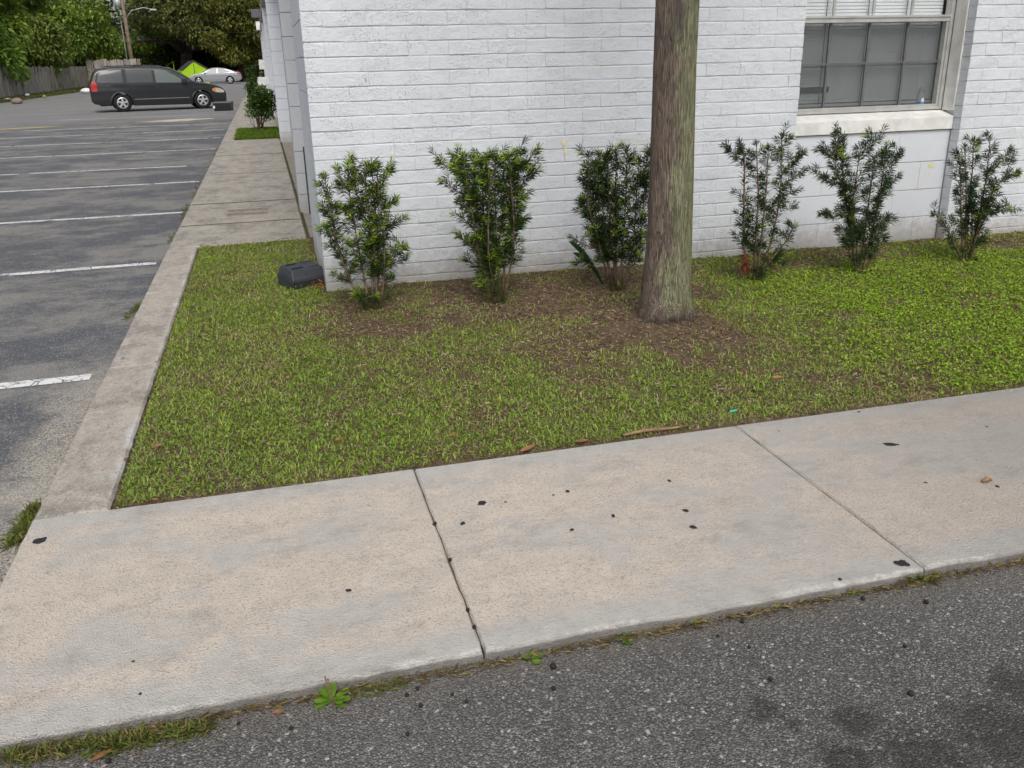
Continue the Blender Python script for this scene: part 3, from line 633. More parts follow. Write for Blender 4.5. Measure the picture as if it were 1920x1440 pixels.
# ------------------------------------------------------------------ podocarpus shrubs, stems traced from their outlines at the depth of their base
def poly_sample(pts, step):
    out = []; 
    for a, b in zip(pts[:-1], pts[1:]):
        l = (b-a).length; k = max(1, int(l/step))
        for i in range(k): out.append((a.lerp(b, i/k), (b-a).normalized()))
    out.append((pts[-1], (pts[-1]-pts[-2]).normalized())); return out
def shrub(name, label, org, sc, base, stems, sides, lime, dens, dark, seed, seglen=.05):
    r = random.Random(seed); X0, Y0_ = org
    px = lambda p: (X0+(base[0]+(p[0]-base[0])*.93)*sc, Y0_+p[1]*sc)
    B = G(*px(base), 0); B.z = float(zsoil(B.x, B.y)); root = empty(name, B); tag(root, label, 'shrub', 'shrubs planted along the white wall')
    wood = MB(); LP = []; LD = []; LL = []; LC = []; tips = []
    YB = B.y
    def to3(p, dy): q = GY(*px(p), YB+dy); return q-B
    segs = []
    for st in stems:
        oy = r.uniform(-.13, .13); n_ = len(st); P = [to3(p, oy*i/(n_-1)) for i, p in enumerate(st)]
        P[0].z = min(P[0].z, .02); P[0] = Vector((P[0].x*.75, P[0].y, -.03))
        wood.tube(P, [max(.0028, .0085*(1-.72*i/(n_-1))) for i in range(n_)], 6); segs.append((P, .25, 1.))
    for st in sides:
        oy = r.uniform(-.10, .10); P = [to3(p, oy*(.4+.6*i/(len(st)-1))) for i, p in enumerate(st)]
        wood.tube(P, [.0042-.002*i/(len(st)-1) for i in range(len(st))], 5); segs.append((P, .0, .9))
    def whorl(p, d, L, nl, young, spread, span):
        for i in range(nl):
            t = i/nl; a = i*2.399+r.random()*.6; ref = Vector((0, 0, 1)) if abs(d.z) < .8 else Vector((1, 0, 0))
            u = d.cross(ref).normalized(); v = d.cross(u); o_ = (u*math.cos(a)+v*math.sin(a))
            sp = spread*(1-.55*t)*r.uniform(.8, 1.2)
            LP.append(p+d*span*(t-.5)); LD.append(d*math.cos(sp)+o_*math.sin(sp)+Vector((0, 0, -.08))); LL.append(L*r.uniform(.75, 1.2)*(1-.25*max(0, t-.7)))
            k = r.random()
            if young and t > .25: c = (.25+.16*k, .40+.14*k, .035+.025*k)
            elif r.random() < .12: c = (.075, .105, .025)
            else: c = (.024+.050*k, .056+.078*k, .012+.016*k) if not dark else (.020+.038*k, .048+.062*k, .018+.018*k)
            LC.append(c)
    for P, st0, dn in segs:
        smp = poly_sample(P, .0105); m = len(smp)
        for i, (p, d) in enumerate(smp):
            f = i/m
            if f < st0: 
                if r.random() > .12: continue
            if r.random() < .6*dens: whorl(p, d, .049, 7, False, 1.15, .02)
            if r.random() < .62*dens*dn:
                a = r.uniform(0, 6.283); el = r.uniform(.3, 1.0); dd = Vector((math.cos(a)*math.cos(el), math.sin(a)*math.cos(el)*.8, math.sin(el)))
                L = r.uniform(.02, .085); q = p+dd*L; wood.tube([p, p.lerp(q, .5)+Vector((0, 0, .004)), q], [.0022, .0018, .0013], 4, False)
                yg = r.random() < lime*(.6+.7*f); 
                whorl(p+dd*L*.55, dd, .050, 9, False, 1.05, L*.7); whorl(q, dd, .051, 11, yg, .8, .022)
        d = (P[-1]-P[-2]).normalized(); whorl(P[-1], d, .046, 16, r.random() < lime*1.6, .8, .03)
    Vv, Ff, Cc = leaves_np(np.array(LP), np.array(LD), np.array(LL), np.random.default_rng(seed).uniform(.0045, .0070, len(LP)), np.array(LC), .10, .18, .5)
    wood.obj('stem', M['bark'], root, smooth=True); link('foliage', np_mesh('foliage', Vv, Ff, Cc), M['leaf'], root); return root
s1 = dict(org=(560, 280), sc=.2292, base=(605, 1300))
shrub('podocarpus_shrub', 'leafy narrow-leaved shrub at the building corner beside the charcoal box', **s1, stems=[[(680, 1330), (700, 1100), (710, 900), (700, 650), (660, 350), (640, 160)], [(585, 1290), (540, 1100), (500, 900), (440, 600), (400, 350), (390, 120)],
      [(560, 1280), (430, 1120), (330, 900), (270, 700), (240, 500), (200, 320), (180, 230)], [(640, 1300), (640, 1100), (620, 800), (560, 500), (540, 250), (560, 130)], [(610, 1300), (600, 1000), (590, 700), (470, 400), (440, 180)], [(630, 1300), (660, 1000), (650, 700), (620, 400), (600, 170)]],
      sides=[[(700, 960), (790, 890), (880, 800)], [(700, 980), (790, 930), (870, 900)], [(700, 670), (800, 610), (880, 560)], [(270, 710), (200, 690), (140, 655)], [(390, 1080), (330, 1040), (275, 1015)], [(690, 500), (740, 450), (790, 430)], [(670, 330), (720, 230), (760, 150)], [(560, 1280), (510, 1220), (490, 1180)], [(240, 500), (190, 500), (165, 480)],
             [(330, 900), (290, 850), (270, 800)], [(400, 350), (330, 260), (300, 190)], [(440, 600), (380, 520), (340, 470)], [(700, 1100), (760, 1080), (770, 1030)], [(500, 900), (440, 840), (420, 780)]], lime=.6, dens=.85, dark=False, seed=1)
s2 = dict(org=(700, 250), sc=.1875, base=(1262, 1690))
shrub('podocarpus_shrub', 'dense dark green shrub widening upward, second from the building corner', **s2, stems=[[(1250, 1690), (1190, 1320), (1200, 1180), (1280, 1000), (1310, 650), (1310, 380), (1310, 250)], [(1300, 1690), (1320, 1200), (1370, 900), (1390, 600), (1420, 350), (1450, 200)],
      [(1240, 1690), (1140, 1250), (1140, 900), (1150, 600), (1120, 300), (1130, 230)], [(1230, 1670), (1060, 1300), (990, 950), (950, 650), (890, 400), (880, 230)], [(1245, 1680), (1100, 1000), (1080, 600), (1070, 300)], [(1260, 1690), (1250, 1300), (1220, 900), (1210, 500), (1220, 260)], [(1270, 1690), (1150, 1350), (1040, 900), (1000, 600), (990, 300)], [(1290, 1690), (1400, 1250), (1420, 900), (1380, 450), (1370, 230)]],
      sides=[[(900, 430), (720, 350), (620, 290)], [(950, 660), (800, 580), (690, 490)], [(1390, 620), (1520, 490), (1620, 410)], [(1420, 380), (1560, 300), (1630, 200)], [(1370, 1000), (1450, 930), (1500, 880)], [(1050, 1220), (930, 1110), (850, 1040)], [(1090, 1400), (1000, 1330), (930, 1280)], [(930, 520), (840, 330), (810, 210)], [(1390, 700), (1480, 660), (1500, 640)],
             [(1380, 850), (1450, 800), (1490, 760)], [(990, 950), (900, 880), (870, 830)], [(1150, 1600), (1120, 1550), (1090, 1530)], [(960, 750), (880, 730), (830, 690)], [(1450, 330), (1560, 380), (1620, 340)]], lime=.48, dens=1.0, dark=False, seed=2)
s3 = dict(org=(1040, 230), sc=.2987, base=(402, 1050))
shrub('podocarpus_shrub', 'bushy shrub just left of and behind the palm trunk', **s3, stems=[[(380, 1050), (385, 700), (380, 400), (390, 180)], [(400, 1050), (430, 800), (450, 500), (460, 180)], [(360, 1040), (320, 800), (290, 500), (270, 200)], [(440, 1050), (480, 850), (560, 650), (580, 350), (600, 200)], [(420, 1040), (500, 800), (520, 500), (540, 250)],
      [(350, 1020), (250, 700), (190, 500), (200, 350), (200, 210)], [(390, 1050), (350, 700), (330, 400), (330, 200)], [(400, 1040), (280, 750), (230, 500), (240, 300)]], sides=[[(290, 450), (220, 400), (150, 360)], [(270, 800), (190, 770), (120, 745)], [(500, 900), (540, 800), (560, 720)], [(230, 600), (180, 540), (160, 480)], [(230, 900), (160, 880), (110, 880)], [(560, 400), (600, 330), (640, 300)]], lime=.32, dens=1.0, dark=True, seed=3)
s4 = dict(org=(1340, 220), sc=.3021, base=(245, 1012))
shrub('podocarpus_shrub', 'open dark shrub with a dead rust-brown tuft, first right of the palm', **s4, stems=[[(215, 1000), (175, 800), (175, 600), (180, 350), (180, 230), (150, 160)], [(240, 1000), (260, 700), (275, 500), (265, 300), (260, 170)], [(255, 1000), (350, 800), (400, 600), (430, 350), (430, 130)], [(260, 1000), (350, 890), (450, 780), (510, 680)], [(250, 990), (290, 800), (310, 600), (330, 400), (340, 200)]],
      sides=[[(180, 270), (120, 240), (80, 200)], [(430, 350), (500, 290), (570, 220)], [(420, 430), (490, 390), (540, 360)], [(300, 870), (380, 890), (430, 900)], [(410, 500), (460, 480), (500, 470)], [(260, 740), (220, 690), (200, 660)], [(275, 860), (220, 780), (200, 740)], [(420, 560), (470, 570), (500, 560)]], lime=.14, dens=.66, dark=True, seed=4)
s5 = dict(org=(1340, 220), sc=.3021, base=(900, 967))
shrub('podocarpus_shrub', 'dark shrub with cut stem ends in front of the window sill', **s5, stems=[[(880, 960), (860, 800), (845, 600), (880, 350), (900, 230), (1030, 130)], [(890, 960), (880, 700), (840, 570), (790, 450), (740, 300), (740, 110)], [(920, 970), (960, 800), (1010, 600), (1050, 400), (1080, 180)], [(945, 970), (1000, 850), (1050, 700), (1080, 620)], [(895, 960), (950, 600), (980, 400), (1000, 250)], [(885, 950), (820, 600), (780, 300), (800, 140)]],
      sides=[[(740, 420), (680, 390), (610, 340)], [(820, 600), (730, 620), (650, 600)], [(1050, 420), (1110, 400), (1150, 370)], [(1060, 320), (1120, 270), (1170, 220)], [(740, 270), (690, 240), (650, 200)], [(850, 760), (800, 740), (760, 700)], [(860, 880), (820, 820), (790, 770)], [(960, 780), (1020, 720), (1070, 640)], [(960, 640), (1010, 540), (1050, 470)]], lime=.12, dens=.85, dark=True, seed=5)
s6 = dict(org=(1340, 220), sc=.3021, base=(1570, 900))
shrub('podocarpus_shrub', 'straggly shrub farthest right, with a low branch reaching out of the picture', **s6, stems=[[(1540, 900), (1525, 600), (1520, 300), (1500, 220)], [(1560, 900), (1570, 600), (1600, 350), (1610, 150)], [(1590, 900), (1650, 600), (1700, 350), (1720, 140)], [(1545, 890), (1450, 720), (1390, 620), (1350, 600)], [(1575, 890), (1640, 700), (1700, 500), (1750, 450)], [(1560, 890), (1560, 700), (1560, 400), (1550, 190)], [(1585, 890), (1600, 700), (1600, 550)]],
      sides=[[(1600, 800), (1700, 600), (1800, 580), (1900, 570)], [(1690, 440), (1780, 400), (1850, 370), (1900, 350)], [(1700, 350), (1790, 280), (1850, 200)], [(1660, 560), (1720, 520), (1760, 450)], [(1800, 300), (1850, 290), (1860, 260)], [(1530, 340), (1480, 310), (1460, 290)], [(1610, 820), (1660, 760), (1690, 720)]], lime=.12, dens=.58, dark=True, seed=6)
# strap-leaved plant in front of the third shrub
q = G(1132, 534); q.z = -.01; sp = empty('strap_leaf_plant', q); tag(sp, 'plant with two long dark strap leaves below the shrub left of the palm', 'plant')
for (tx, ty, w) in ((1066, 452, .022), (1074, 474, .018), (1100, 500, .014)):
    t = GY(tx, ty, q.y)-q; mb = MB(); k = 9
    for i in range(k+1):
        s = i/k; p = t*s+Vector((0, 0, .05*math.sin(math.pi*s))); ww = w*(.5+1.1*s)*(1-s**5) if s < 1 else .001
        mb.v += [p+Vector((0, 0, ww)), p+Vector((0, -.006, 0)), p-Vector((0, 0, ww))]
    mb.f = [f for i in range(k) for f in ((3*i, 3*i+3, 3*i+4, 3*i+1), (3*i+1, 3*i+4, 3*i+5, 3*i+2))]
    mb.obj('leaf', M['strap'] if 'strap' in M else M.setdefault('strap', plain('strap_leaf', (.022, .05, .02), .4, .4)), sp, smooth=True)
# dead rusty tuft on the fourth shrub
q = GY(1398, 490, G(*(1340+245*.3021, 220+1012*.3021)).y-.02); n_ = 60; r_ = np.random.default_rng(5)
P = np.tile(np.array(q), (n_, 1))+r_.normal(0, 1, (n_, 3))*[.012, .012, .045]; D = r_.normal(0, 1, (n_, 3)); D[:, 2] = -np.abs(D[:, 2])
Vv, Ff, Cc = leaves_np(P, D, np.full(n_, .045), np.full(n_, .006), np.tile([.22, .06, .03], (n_, 1)), .3)
sh4 = [o for o in bpy.data.objects if o.get('label', '').startswith('open dark shrub')][0]
o = link('dead_tuft', np_mesh('dead', Vv-np.array(sh4.location), Ff, Cc), M['litter'], sh4); o['label'] = 'dead rust-brown tuft of leaves'

# ------------------------------------------------------------------ lawn growth
def dens_green(x, y):
    g = np.ones_like(x)
    bedm = sm(y, 4.55, 5.05)*sm(x, .05, .5)*(1-sm(x, 2.5, 3.1)*(1-sm(y, 5.15, 5.6)))
    g = g-.76*bedm-.70*np.exp(-(((x-1.6)/1.35)**2+((y-4.15)/.85)**2))-.95*np.exp(-(((x-2.13)**2+(y-4.55)**2)/.14))
    g = g-.3*np.exp(-(((x-.35)/.35)**2+((y-5.1)/.5)**2))-.55*np.exp(-(((x-2.55)/.6)**2+((y-3.3)/.22)**2))
    nz = vnoise(x, y, 3.1, 1)*.4+vnoise(x, y, 8.5, 2)*.35+vnoise(x, y, 19, 21)*.25
    return np.clip(g*1.0+.06+(nz-.52)*1.5, .05, 1)
def inside(x, y): return (x > XK1+.012) & (y > YW1+.026) & (((y < BY-.01)) | ((x < BX-.012) & (y < YK1-.01))) & (((x-2.13)**2+(y-4.573)**2) > .185**2)
def scatter(n, x0=XK1, x1=7.0):
    A = 2.9*(x1-x0); B_ = 2.0*.93; k = int(n*A/(A+B_))
    x = np.r_[rng.uniform(x0, x1, k), rng.uniform(XK1, .26, n-k)]; y = np.r_[rng.uniform(YW1, BY, k), rng.uniform(BY, YK1, n-k)]
    m = inside(x, y); return x[m], y[m]
def blades(x, y, L, Wd, tilt, col, lean=None):
    n = len(x); z = zsoil(x, y); az = rng.uniform(0, 2*np.pi, n); P = np.c_[x, y, z-.004]
    hd = np.c_[np.cos(az), np.sin(az), np.zeros(n)]; sd = np.c_[-np.sin(az), np.cos(az), np.zeros(n)]; up = np.array([0, 0, 1.])
    t1 = tilt*.55; t2 = tilt*1.25; L = L[:, None]; w = Wd[:, None]/2
    d1 = hd*np.sin(t1)[:, None]+up*np.cos(t1)[:, None]; d2 = hd*np.sin(t2)[:, None]+up*np.cos(t2)[:, None]
    m = P+d1*L*.5; t = m+d2*L*.5; t[:, 2] = np.maximum(t[:, 2], z+.003)
    V = np.stack([P-sd*w*.7, P+sd*w*.7, m-sd*w, m+sd*w, t], 1).reshape(-1, 3); k = np.arange(n)[:, None]*5
    F = np.concatenate([k+[0, 1, 3], k+[0, 3, 2], k+[2, 3, 4]], 0)
    sh = np.array([.62, .62, 1., 1., 1.06])[None, :, None]
    return V, F, (col[:, None, :]*np.ones_like(sh)).reshape(-1, 3)
x, y = scatter(430000); p = dens_green(x, y); clov = sm(x+.5*(vnoise(x, y, 1.5, 6)-.5), 2.7, 3.6)
keep = rng.random(len(x)) < p*(1-.55*clov)*np.where(y > BY, .8, 1)*np.where(x > 6.3, .5, 1); x, y = x[keep], y[keep]; clov = clov[keep]; n_ = len(x)
k = rng.random((n_, 1)); patchy = vnoise(x, y, 2.3, 7)[:, None]*.6+vnoise(x, y, 6., 9)[:, None]*.4
col = np.where(k < .10+.20*(patchy > .56), np.array([.42, .34, .20])*(.6+.6*rng.random((n_, 1))), np.array([.20, .335, .046])*(.45+.95*rng.random((n_, 1)))+np.array([.14, .095, .014])*rng.random((n_, 1))*(.4+patchy))
Vv, Ff, Cc = blades(x, y, rng.uniform(.012, .033, n_)*np.where(rng.random(n_) < .08, 1.6, 1), rng.uniform(.0025, .0060, n_), np.clip(rng.normal(1.12, .36, n_), .1, 1.5), col)
stuff(link('lawn_grass', np_mesh('lawn_grass', Vv, Ff, Cc), M['grass']), 'short mown green grass of the corner lawn', 'grass')
# clover-like ground cover on the right
x, y = scatter(230000); clov = sm(x+.6*(vnoise(x, y, 1.5, 6)-.5), 2.55, 3.5)*.95+.05+.16*(vnoise(x, y, 4.2, 33) > .62)
keep = rng.random(len(x)) < clov*np.clip(dens_green(x, y)*1.1-.42*(vnoise(x, y, 7, 12)*.6+vnoise(x, y, 15, 14)*.4 > .58), .06, 1)*np.where(x > 6.3, .5, 1); x, y = x[keep], y[keep]; n_ = len(x)
az = rng.uniform(0, 6.283, n_); el = rng.uniform(-.1, .75, n_); D = np.c_[np.cos(az)*np.cos(el), np.sin(az)*np.cos(el), np.sin(el)]
col = np.where(rng.random((n_, 1)) < .05, np.array([.30, .25, .12]), np.where(x[:, None] > 2.6, np.array([.185, .345, .026]), np.array([.115, .22, .033]))*(.45+.95*rng.random((n_, 1)))+np.array([.12, .07, 0])*rng.random((n_, 1)))
Vv, Ff, Cc = leaves_np(np.c_[x, y, zsoil(x, y)+rng.uniform(.004, .03, n_)], D, rng.uniform(.010, .021, n_), rng.uniform(.008, .014, n_), col, .1, .1)
stuff(link('ground_cover', np_mesh('ground_cover', Vv, Ff, Cc), M['grass']), 'bright small-leaved ground cover on the right of the lawn', 'ground cover')
# straw, mulch and dry needles
x, y = scatter(120000); p = np.clip(1.15-dens_green(x, y), .05, 1)*sm(y, 3.03, 3.06); keep = rng.random(len(x)) < p*(.35+.65*sm(vnoise(x, y, 4, 13), .3, .6)); x, y = x[keep], y[keep]; n_ = len(x)
az = rng.uniform(0, 6.283, n_); el = rng.normal(.12, .22, n_); D = np.c_[np.cos(az)*np.cos(el), np.sin(az)*np.cos(el), np.sin(el)]
u = rng.random((n_, 1)); mul = sm(y, 4.7, 5.1)[:, None]
col = np.where(u < .35+.3*mul, np.array([.125, .075, .048]), np.where(u < .82, np.array([.30, .195, .12]), np.array([.50, .41, .27])))*(.6+.7*rng.random((n_, 1)))
Vv, Ff, Cc = leaves_np(np.c_[x, y, zsoil(x, y)+rng.uniform(.001, .012, n_)], D, rng.uniform(.012, .045, n_), rng.uniform(.002, .0045, n_), col, .05, .1)
stuff(link('dry_litter', np_mesh('dry_litter', Vv, Ff, Cc), M['litter']), 'brown straw and mulch under the shrubs and palm', 'litter')
# pine straw heaped between the charcoal box and the wall corner
n_ = 420; P = np.c_[rng.normal(.235, .045, n_), rng.normal(6.22, .10, n_), np.zeros(n_)]; P[:, 0] = np.clip(P[:, 0], .12, .262); P[:, 2] = zsoil(P[:, 0], P[:, 1])+rng.uniform(0, .05, n_)*np.exp(-((P[:, 1]-6.22)/.1)**2)
az = rng.uniform(0, 6.283, n_); Vv, Ff, Cc = leaves_np(P, np.c_[np.cos(az)*.5, np.sin(az), rng.normal(0, .2, n_)], rng.uniform(.03, .08, n_), rng.uniform(.003, .007, n_), np.array([.30, .16, .075])*(.5+.8*rng.random((n_, 1))), .1)
stuff(link('pine_straw', np_mesh('pine_straw', Vv, Ff, Cc), M['litter']), 'reddish straw heaped between the charcoal box and the wall corner', 'straw')
# grass in the planting bed and on the fence verge, grass in the pavement cracks
def patch_grass(name, label, pts, L, Wd, cols, z=0.):
    n_ = len(pts); az = rng.uniform(0, 6.283, n_); el = rng.uniform(.25, 1.4, n_); D = np.c_[np.cos(az)*np.cos(el), np.sin(az)*np.cos(el), np.sin(el)]
    u = rng.random(n_)[:, None]; col = np.array(cols[0])*(1-u)+np.array(cols[1])*u
    Vv, Ff, Cc = leaves_np(np.c_[pts, np.full(n_, z)], D, rng.uniform(L*.5, L*1.2, n_), rng.uniform(Wd*.6, Wd*1.2, n_), col, .2, .1)
    return stuff(link(name, np_mesh(name, Vv, Ff, Cc), M['grass']), label, 'grass')
n_ = 15000; patch_grass('bed_grass', 'bright grass around the round shrub in the side planting bed', np.c_[rng.uniform(BED[0]-.04, BED[1], n_), rng.uniform(BED[2]-.03, BED[3], n_)], .09, .014, ((.10, .20, .015), (.19, .27, .03)), -.012)
n_ = 26000; xv = -13.0-np.abs(rng.normal(0, 1.3, n_)); patch_grass('verge_grass', 'rough weedy grass along the foot of the board fence', np.c_[np.clip(xv, -16.4, -12.9), rng.uniform(42, 106, n_)], .16, .05, ((.07, .12, .02), (.20, .17, .06)), -.03)
def along(a, b, n, s, z): A = np.array(G(*a, z)); B = np.array(G(*b, z)); t = rng.random((n, 1)); q = A+(B-A)*t; return q[:, :2]+rng.normal(0, s, (n, 2))
n_ = 1; pts = np.vstack([along((20, 1030), (70, 950), 420, .014, LOTZ), along((238, 600), (262, 570), 120, .012, LOTZ), along((318, 458), (330, 436), 60, .015, LOTZ), along((340, 415), (352, 385), 160, .02, LOTZ), along((366, 372), (374, 340), 120, .025, LOTZ), along((378, 330), (420, 262), 160, .03, LOTZ)])
patch_grass('kerb_grass', 'thin grass growing in the crack between kerb and parking lot', pts, .045, .006, ((.09, .15, .02), (.24, .22, .06)), LOTZ)
pts = np.vstack([along((10, 1424), (270, 1387), 520, .014, -.03), along((200, 1402), (390, 1366), 420, .012, -.03), along((660, 1305), (760, 1285), 60, .008, -.03), along((1700, 1094), (1760, 1084), 120, .010, -.03)])
patch_grass('road_edge_grass', 'tufts of grass and moss in the crack between sidewalk and road', pts, .038, .005, ((.10, .17, .02), (.25, .21, .08)), -.032)
n_ = 2600; tt = rng.random(n_); xx = -.9+tt*6; yy = 1.862-np.abs(rng.normal(0, .012, n_)); mk = vnoise(xx, yy*0, 3.3, 40) > .36; xx, yy = xx[mk], yy[mk]; n_ = len(xx); az = rng.normal(0, .5, n_)
Vv, Ff, Cc = leaves_np(np.c_[xx, yy, np.full(n_, -.026)+rng.uniform(0, .008, n_)], np.c_[np.cos(az), np.sin(az), rng.normal(0, .12, n_)], rng.uniform(.012, .035, n_), rng.uniform(.002, .006, n_), np.where(rng.random((n_, 1)) < .5, np.array([.22, .17, .06]), np.array([.10, .065, .035]))*(.6+.7*rng.random((n_, 1))), .05)
stuff(link('edge_debris', np_mesh('edge_debris', Vv, Ff, Cc), M['litter']), 'dry brown debris caught along the front edge of the sidewalk', 'debris')

# ------------------------------------------------------------------ weeds, leaves, sticks, seeds
def rosette(label, px, py, R0, n, colr, z=-.03, up=.5, wide=.45, stalk=0):
    o = G(px, py, z); root = empty('weed', o); tag(root, label, 'weed', 'weeds in the pavement crack')
    az = np.arange(n)*2.4+rng.random(n); el = rng.uniform(.1, up, n); D = np.c_[np.cos(az)*np.cos(el), np.sin(az)*np.cos(el), np.sin(el)]
    L = R0*rng.uniform(.65, 1.1, n); V = []; F = []; col = []
    for i in range(n):
        d = D[i]; s = np.array([-math.sin(az[i]), math.cos(az[i]), 0]); b = len(V)
        for t, w in ((0, .04), (.3, .5), (.6, 1.), (.85, .8), (1., .05)):
            c = d*L[i]*t+np.array([0, 0, -.25*L[i]*t*t]); ww = L[i]*wide*.5*w
            V += [c-s*ww, c+np.array([0, 0, -ww*.3]), c+s*ww]; k = np.array(colr)*rng.uniform(.75, 1.2); col += [k]*3
        for q_ in range(4):
            a = b+3*q_; F += [(a, a+3, a+4), (a, a+4, a+1), (a+1, a+4, a+5), (a+1, a+5, a+2)]
    link('leaf_rosette', np_mesh('rosette', np.array(V)+[0, 0, .004], np.array(F), np.array(col)), M['grass'], root)
    if stalk:
        mb = MB(); 
        for k in range(stalk): mb.tube([(0, 0, 0), (-.004*k-.003, .002, .04), (-.006-.006*k, .004, .068+.008*k)], [.0016, .0014, .0022], 5)
        mb.obj('stalk', M['bark'], root)
    return root
rosette('leafy weed with tall thin stalks at the front edge of the sidewalk', 624, 1316, .056, 12, (.14, .26, .02), up=1.0, wide=.36, stalk=2)
rosette('small two-leaved weed below the sidewalk joint', 997, 1236, .034, 4, (.13, .26, .03), up=.7, wide=.7)
rosette('dark spiky rosette weed at the sidewalk edge near the middle', 1171, 1200, .034, 13, (.085, .16, .03), up=.6, wide=.28)
rosette('tiny yellow-green weed right of the spiky rosette', 1303, 1170, .022, 6, (.22, .27, .04), up=.8, wide=.4)
rosette('tiny weed midway along the right sidewalk edge', 1455, 1144, .020, 6, (.15, .23, .04), up=.8, wide=.4)
rosette('tiny weed left of the brown grass tuft at the right joint', 1602, 1115, .020, 6, (.17, .24, .05), up=.8, wide=.4)
def deadleaf(label, px, py, L, rz, z=0.02, curl=.3, mat=None, name='dead_leaf', cat='leaf'):
    o = G(px, py, z); mb = MB(); k = 6
    for i in range(k+1):
        t = i/k; w = L*.22*math.sin(math.pi*min(1, t*.93+.05)); h = curl*L*(t-.5)**2
        mb.v += [(L*(t-.5), -w, h+w*.35), (L*(t-.5), 0, h), (L*(t-.5), w, h+w*.35)]
    mb.f = [f for i in range(k) for f in ((3*i, 3*i+3, 3*i+4, 3*i+1), (3*i+1, 3*i+4, 3*i+5, 3*i+2))]
    q = mb.obj(name, mat or M['deadleaf']); q.location = o; q.rotation_euler = (random.uniform(-.2, .2), random.uniform(-.2, .2), rz); tag(q, label, cat, 'fallen dead leaves'); return q
deadleaf('orange dead leaf on the lawn near the kerb, left', 296, 836, .05, .3); deadleaf('curled rust leaf against the inner edge of the kerb', 238, 860, .035, 1.2, .0)
deadleaf('pale tan leaf in the front left corner of the lawn', 291, 937, .035, 2.4); deadleaf('brown leaf lying in the front middle of the lawn', 508, 812, .03, 1.3); deadleaf('broad brown leaf right of centre in the left lawn', 634, 823, .035, .7)
deadleaf('rust brown leaf standing in grass left of centre', 540, 708, .03, 1.7); deadleaf('brown leaf by the sidewalk near the first joint', 848, 815, .035, .4); deadleaf('orange leaf flat on the lawn right of the palm', 1458, 708, .06, .1, .03)
deadleaf('pair-like curled leaf at the lawn edge before the stick', 1092, 828, .06, .2, .004); deadleaf('long brown leaf on the lawn edge left of the stick', 990, 842, .07, .25, .004); deadleaf('tan leaf at the bottom left road edge', 190, 1418, .05, .5, -.028); deadleaf('reddish chip on the road by the tall-stalked weed', 522, 1336, .03, .2, -.028)
deadleaf('tan curled leaf right of the palm on green cover', 1391, 701, .035, .9, .03)
a = G(1168, 816, .008); b = G(1292, 798, .008); st = MB().tube([(0, 0, 0), (b-a)*.35+Vector((0, .006, .004)), (b-a)*.7+Vector((0, -.004, .002)), b-a], [.006, .0075, .006, .003], 8).obj('stick', M['stick'], smooth=True); st.location = a; tag(st, 'peeled brown stick lying along the edge of the sidewalk', 'stick')
tq = MB().tube([(0, 0, 0), (.02, .004, 0), (.04, .004, 0)], [.0035, .005, .0035], 8).obj('plastic_piece', M['teal'], smooth=True); tq.location = G(1368, 772, .012); tag(tq, 'small teal plastic piece on the lawn edge by the right joint', 'litter')
pb = MB().tube([(0, 0, 0), (.02, .002, .006), (.038, 0, .002)], [.006, .011, .004], 7).obj('wood_chip', M['stick'], smooth=True); pb.location = G(1842, 903, .006); tag(pb, 'brown wood chip lying on the right end of the sidewalk', 'wood chip')
sme = MB().lathe([(0, -.006), (.004, -.005), (.006, 0), (.0045, .004), (0, .006)], 9).mesh('seed'); sme.materials.append(M['seed']); sme.polygons.foreach_set('use_smooth', [True]*len(sme.polygons))
for (px, py, z) in ((844, 1049, 0), (877, 1143, 0), (889, 1175, 0)):
    o = link('seed', sme); o.location = G(px, py, z+.003); tag(o, 'black round seed lying in the sidewalk joint', 'seed', 'seeds in the joint')
for (px, py, s) in ((1037, 1249, 1.5), (1038, 1290, 1), (783, 1290, .9), (763, 1303, .9), (789, 1322, .9), (848, 1302, .8), (545, 1365, .9), (764, 1376, .9), (1708, 1300, 1.3), (1445, 1273, 1), (1737, 1128, 1.2), (1392, 1165, 1), (1618, 1122, 1.1), (1405, 1213, .8), (875, 1315, .8), (1697, 1211, .9), (1346, 1192, .8), (447, 1356, .8), (203, 1426, 1.2)):
    o = link('seed', sme); o.location = G(px, py, -.031+.005*s); o.scale = (s, s*1.1, s*.9); tag(o, 'black round seed scattered on the asphalt road', 'seed', 'seeds on the road')

# ------------------------------------------------------------------ charcoal box at the corner (bait station)
c0 = (G(536, 538)+G(596, 512))/2; bx = empty('bait_box', Vector((.125, 6.24, .006)), R(27)); bx.rotation_euler[0] = R(9); bx.scale = (.98, 1.05, 1.3); tag(bx, 'charcoal plastic box lying on the grass at the building corner', 'box')
def frustum(x0, x1, y0, y1, z0, z1, ix, iy): return MB().add([(x0, y0, z0), (x1, y0, z0), (x1, y1, z0), (x0, y1, z0), (x0+ix, y0+iy, z1), (x1-ix, y0+iy, z1), (x1-ix, y1-iy*.5, z1), (x0+ix, y1-iy*.5, z1)], [(0, 3, 2, 1), (4, 5, 6, 7), (0, 1, 5, 4), (1, 2, 6, 5), (2, 3, 7, 6), (3, 0, 4, 7)])
frustum(-.132, .132, -.10, .10, -.01, .045, -.006, -.006).obj('base', M['blackplastic'], bx, bevel=.006)
frustum(-.140, .140, -.108, .108, .0455, .054, 0, 0).obj('rim', M['blackplastic'], bx, bevel=.003)
frustum(-.134, .134, -.102, .102, .0545, .102, .014, .042).obj('lid', M['blackplastic'], bx, bevel=.007)
for y_ in (-.035, .045): MB().box((-.10, y_, .1025), (-.015, y_+.012, .107)).obj('ridge', M['black2'], bx, bevel=.002)
for y_ in (-.04, .05): MB().box((.02, y_, .1025), (.11, y_+.008, .105)).obj('ridge', M['blackplastic'], bx, bevel=.001)

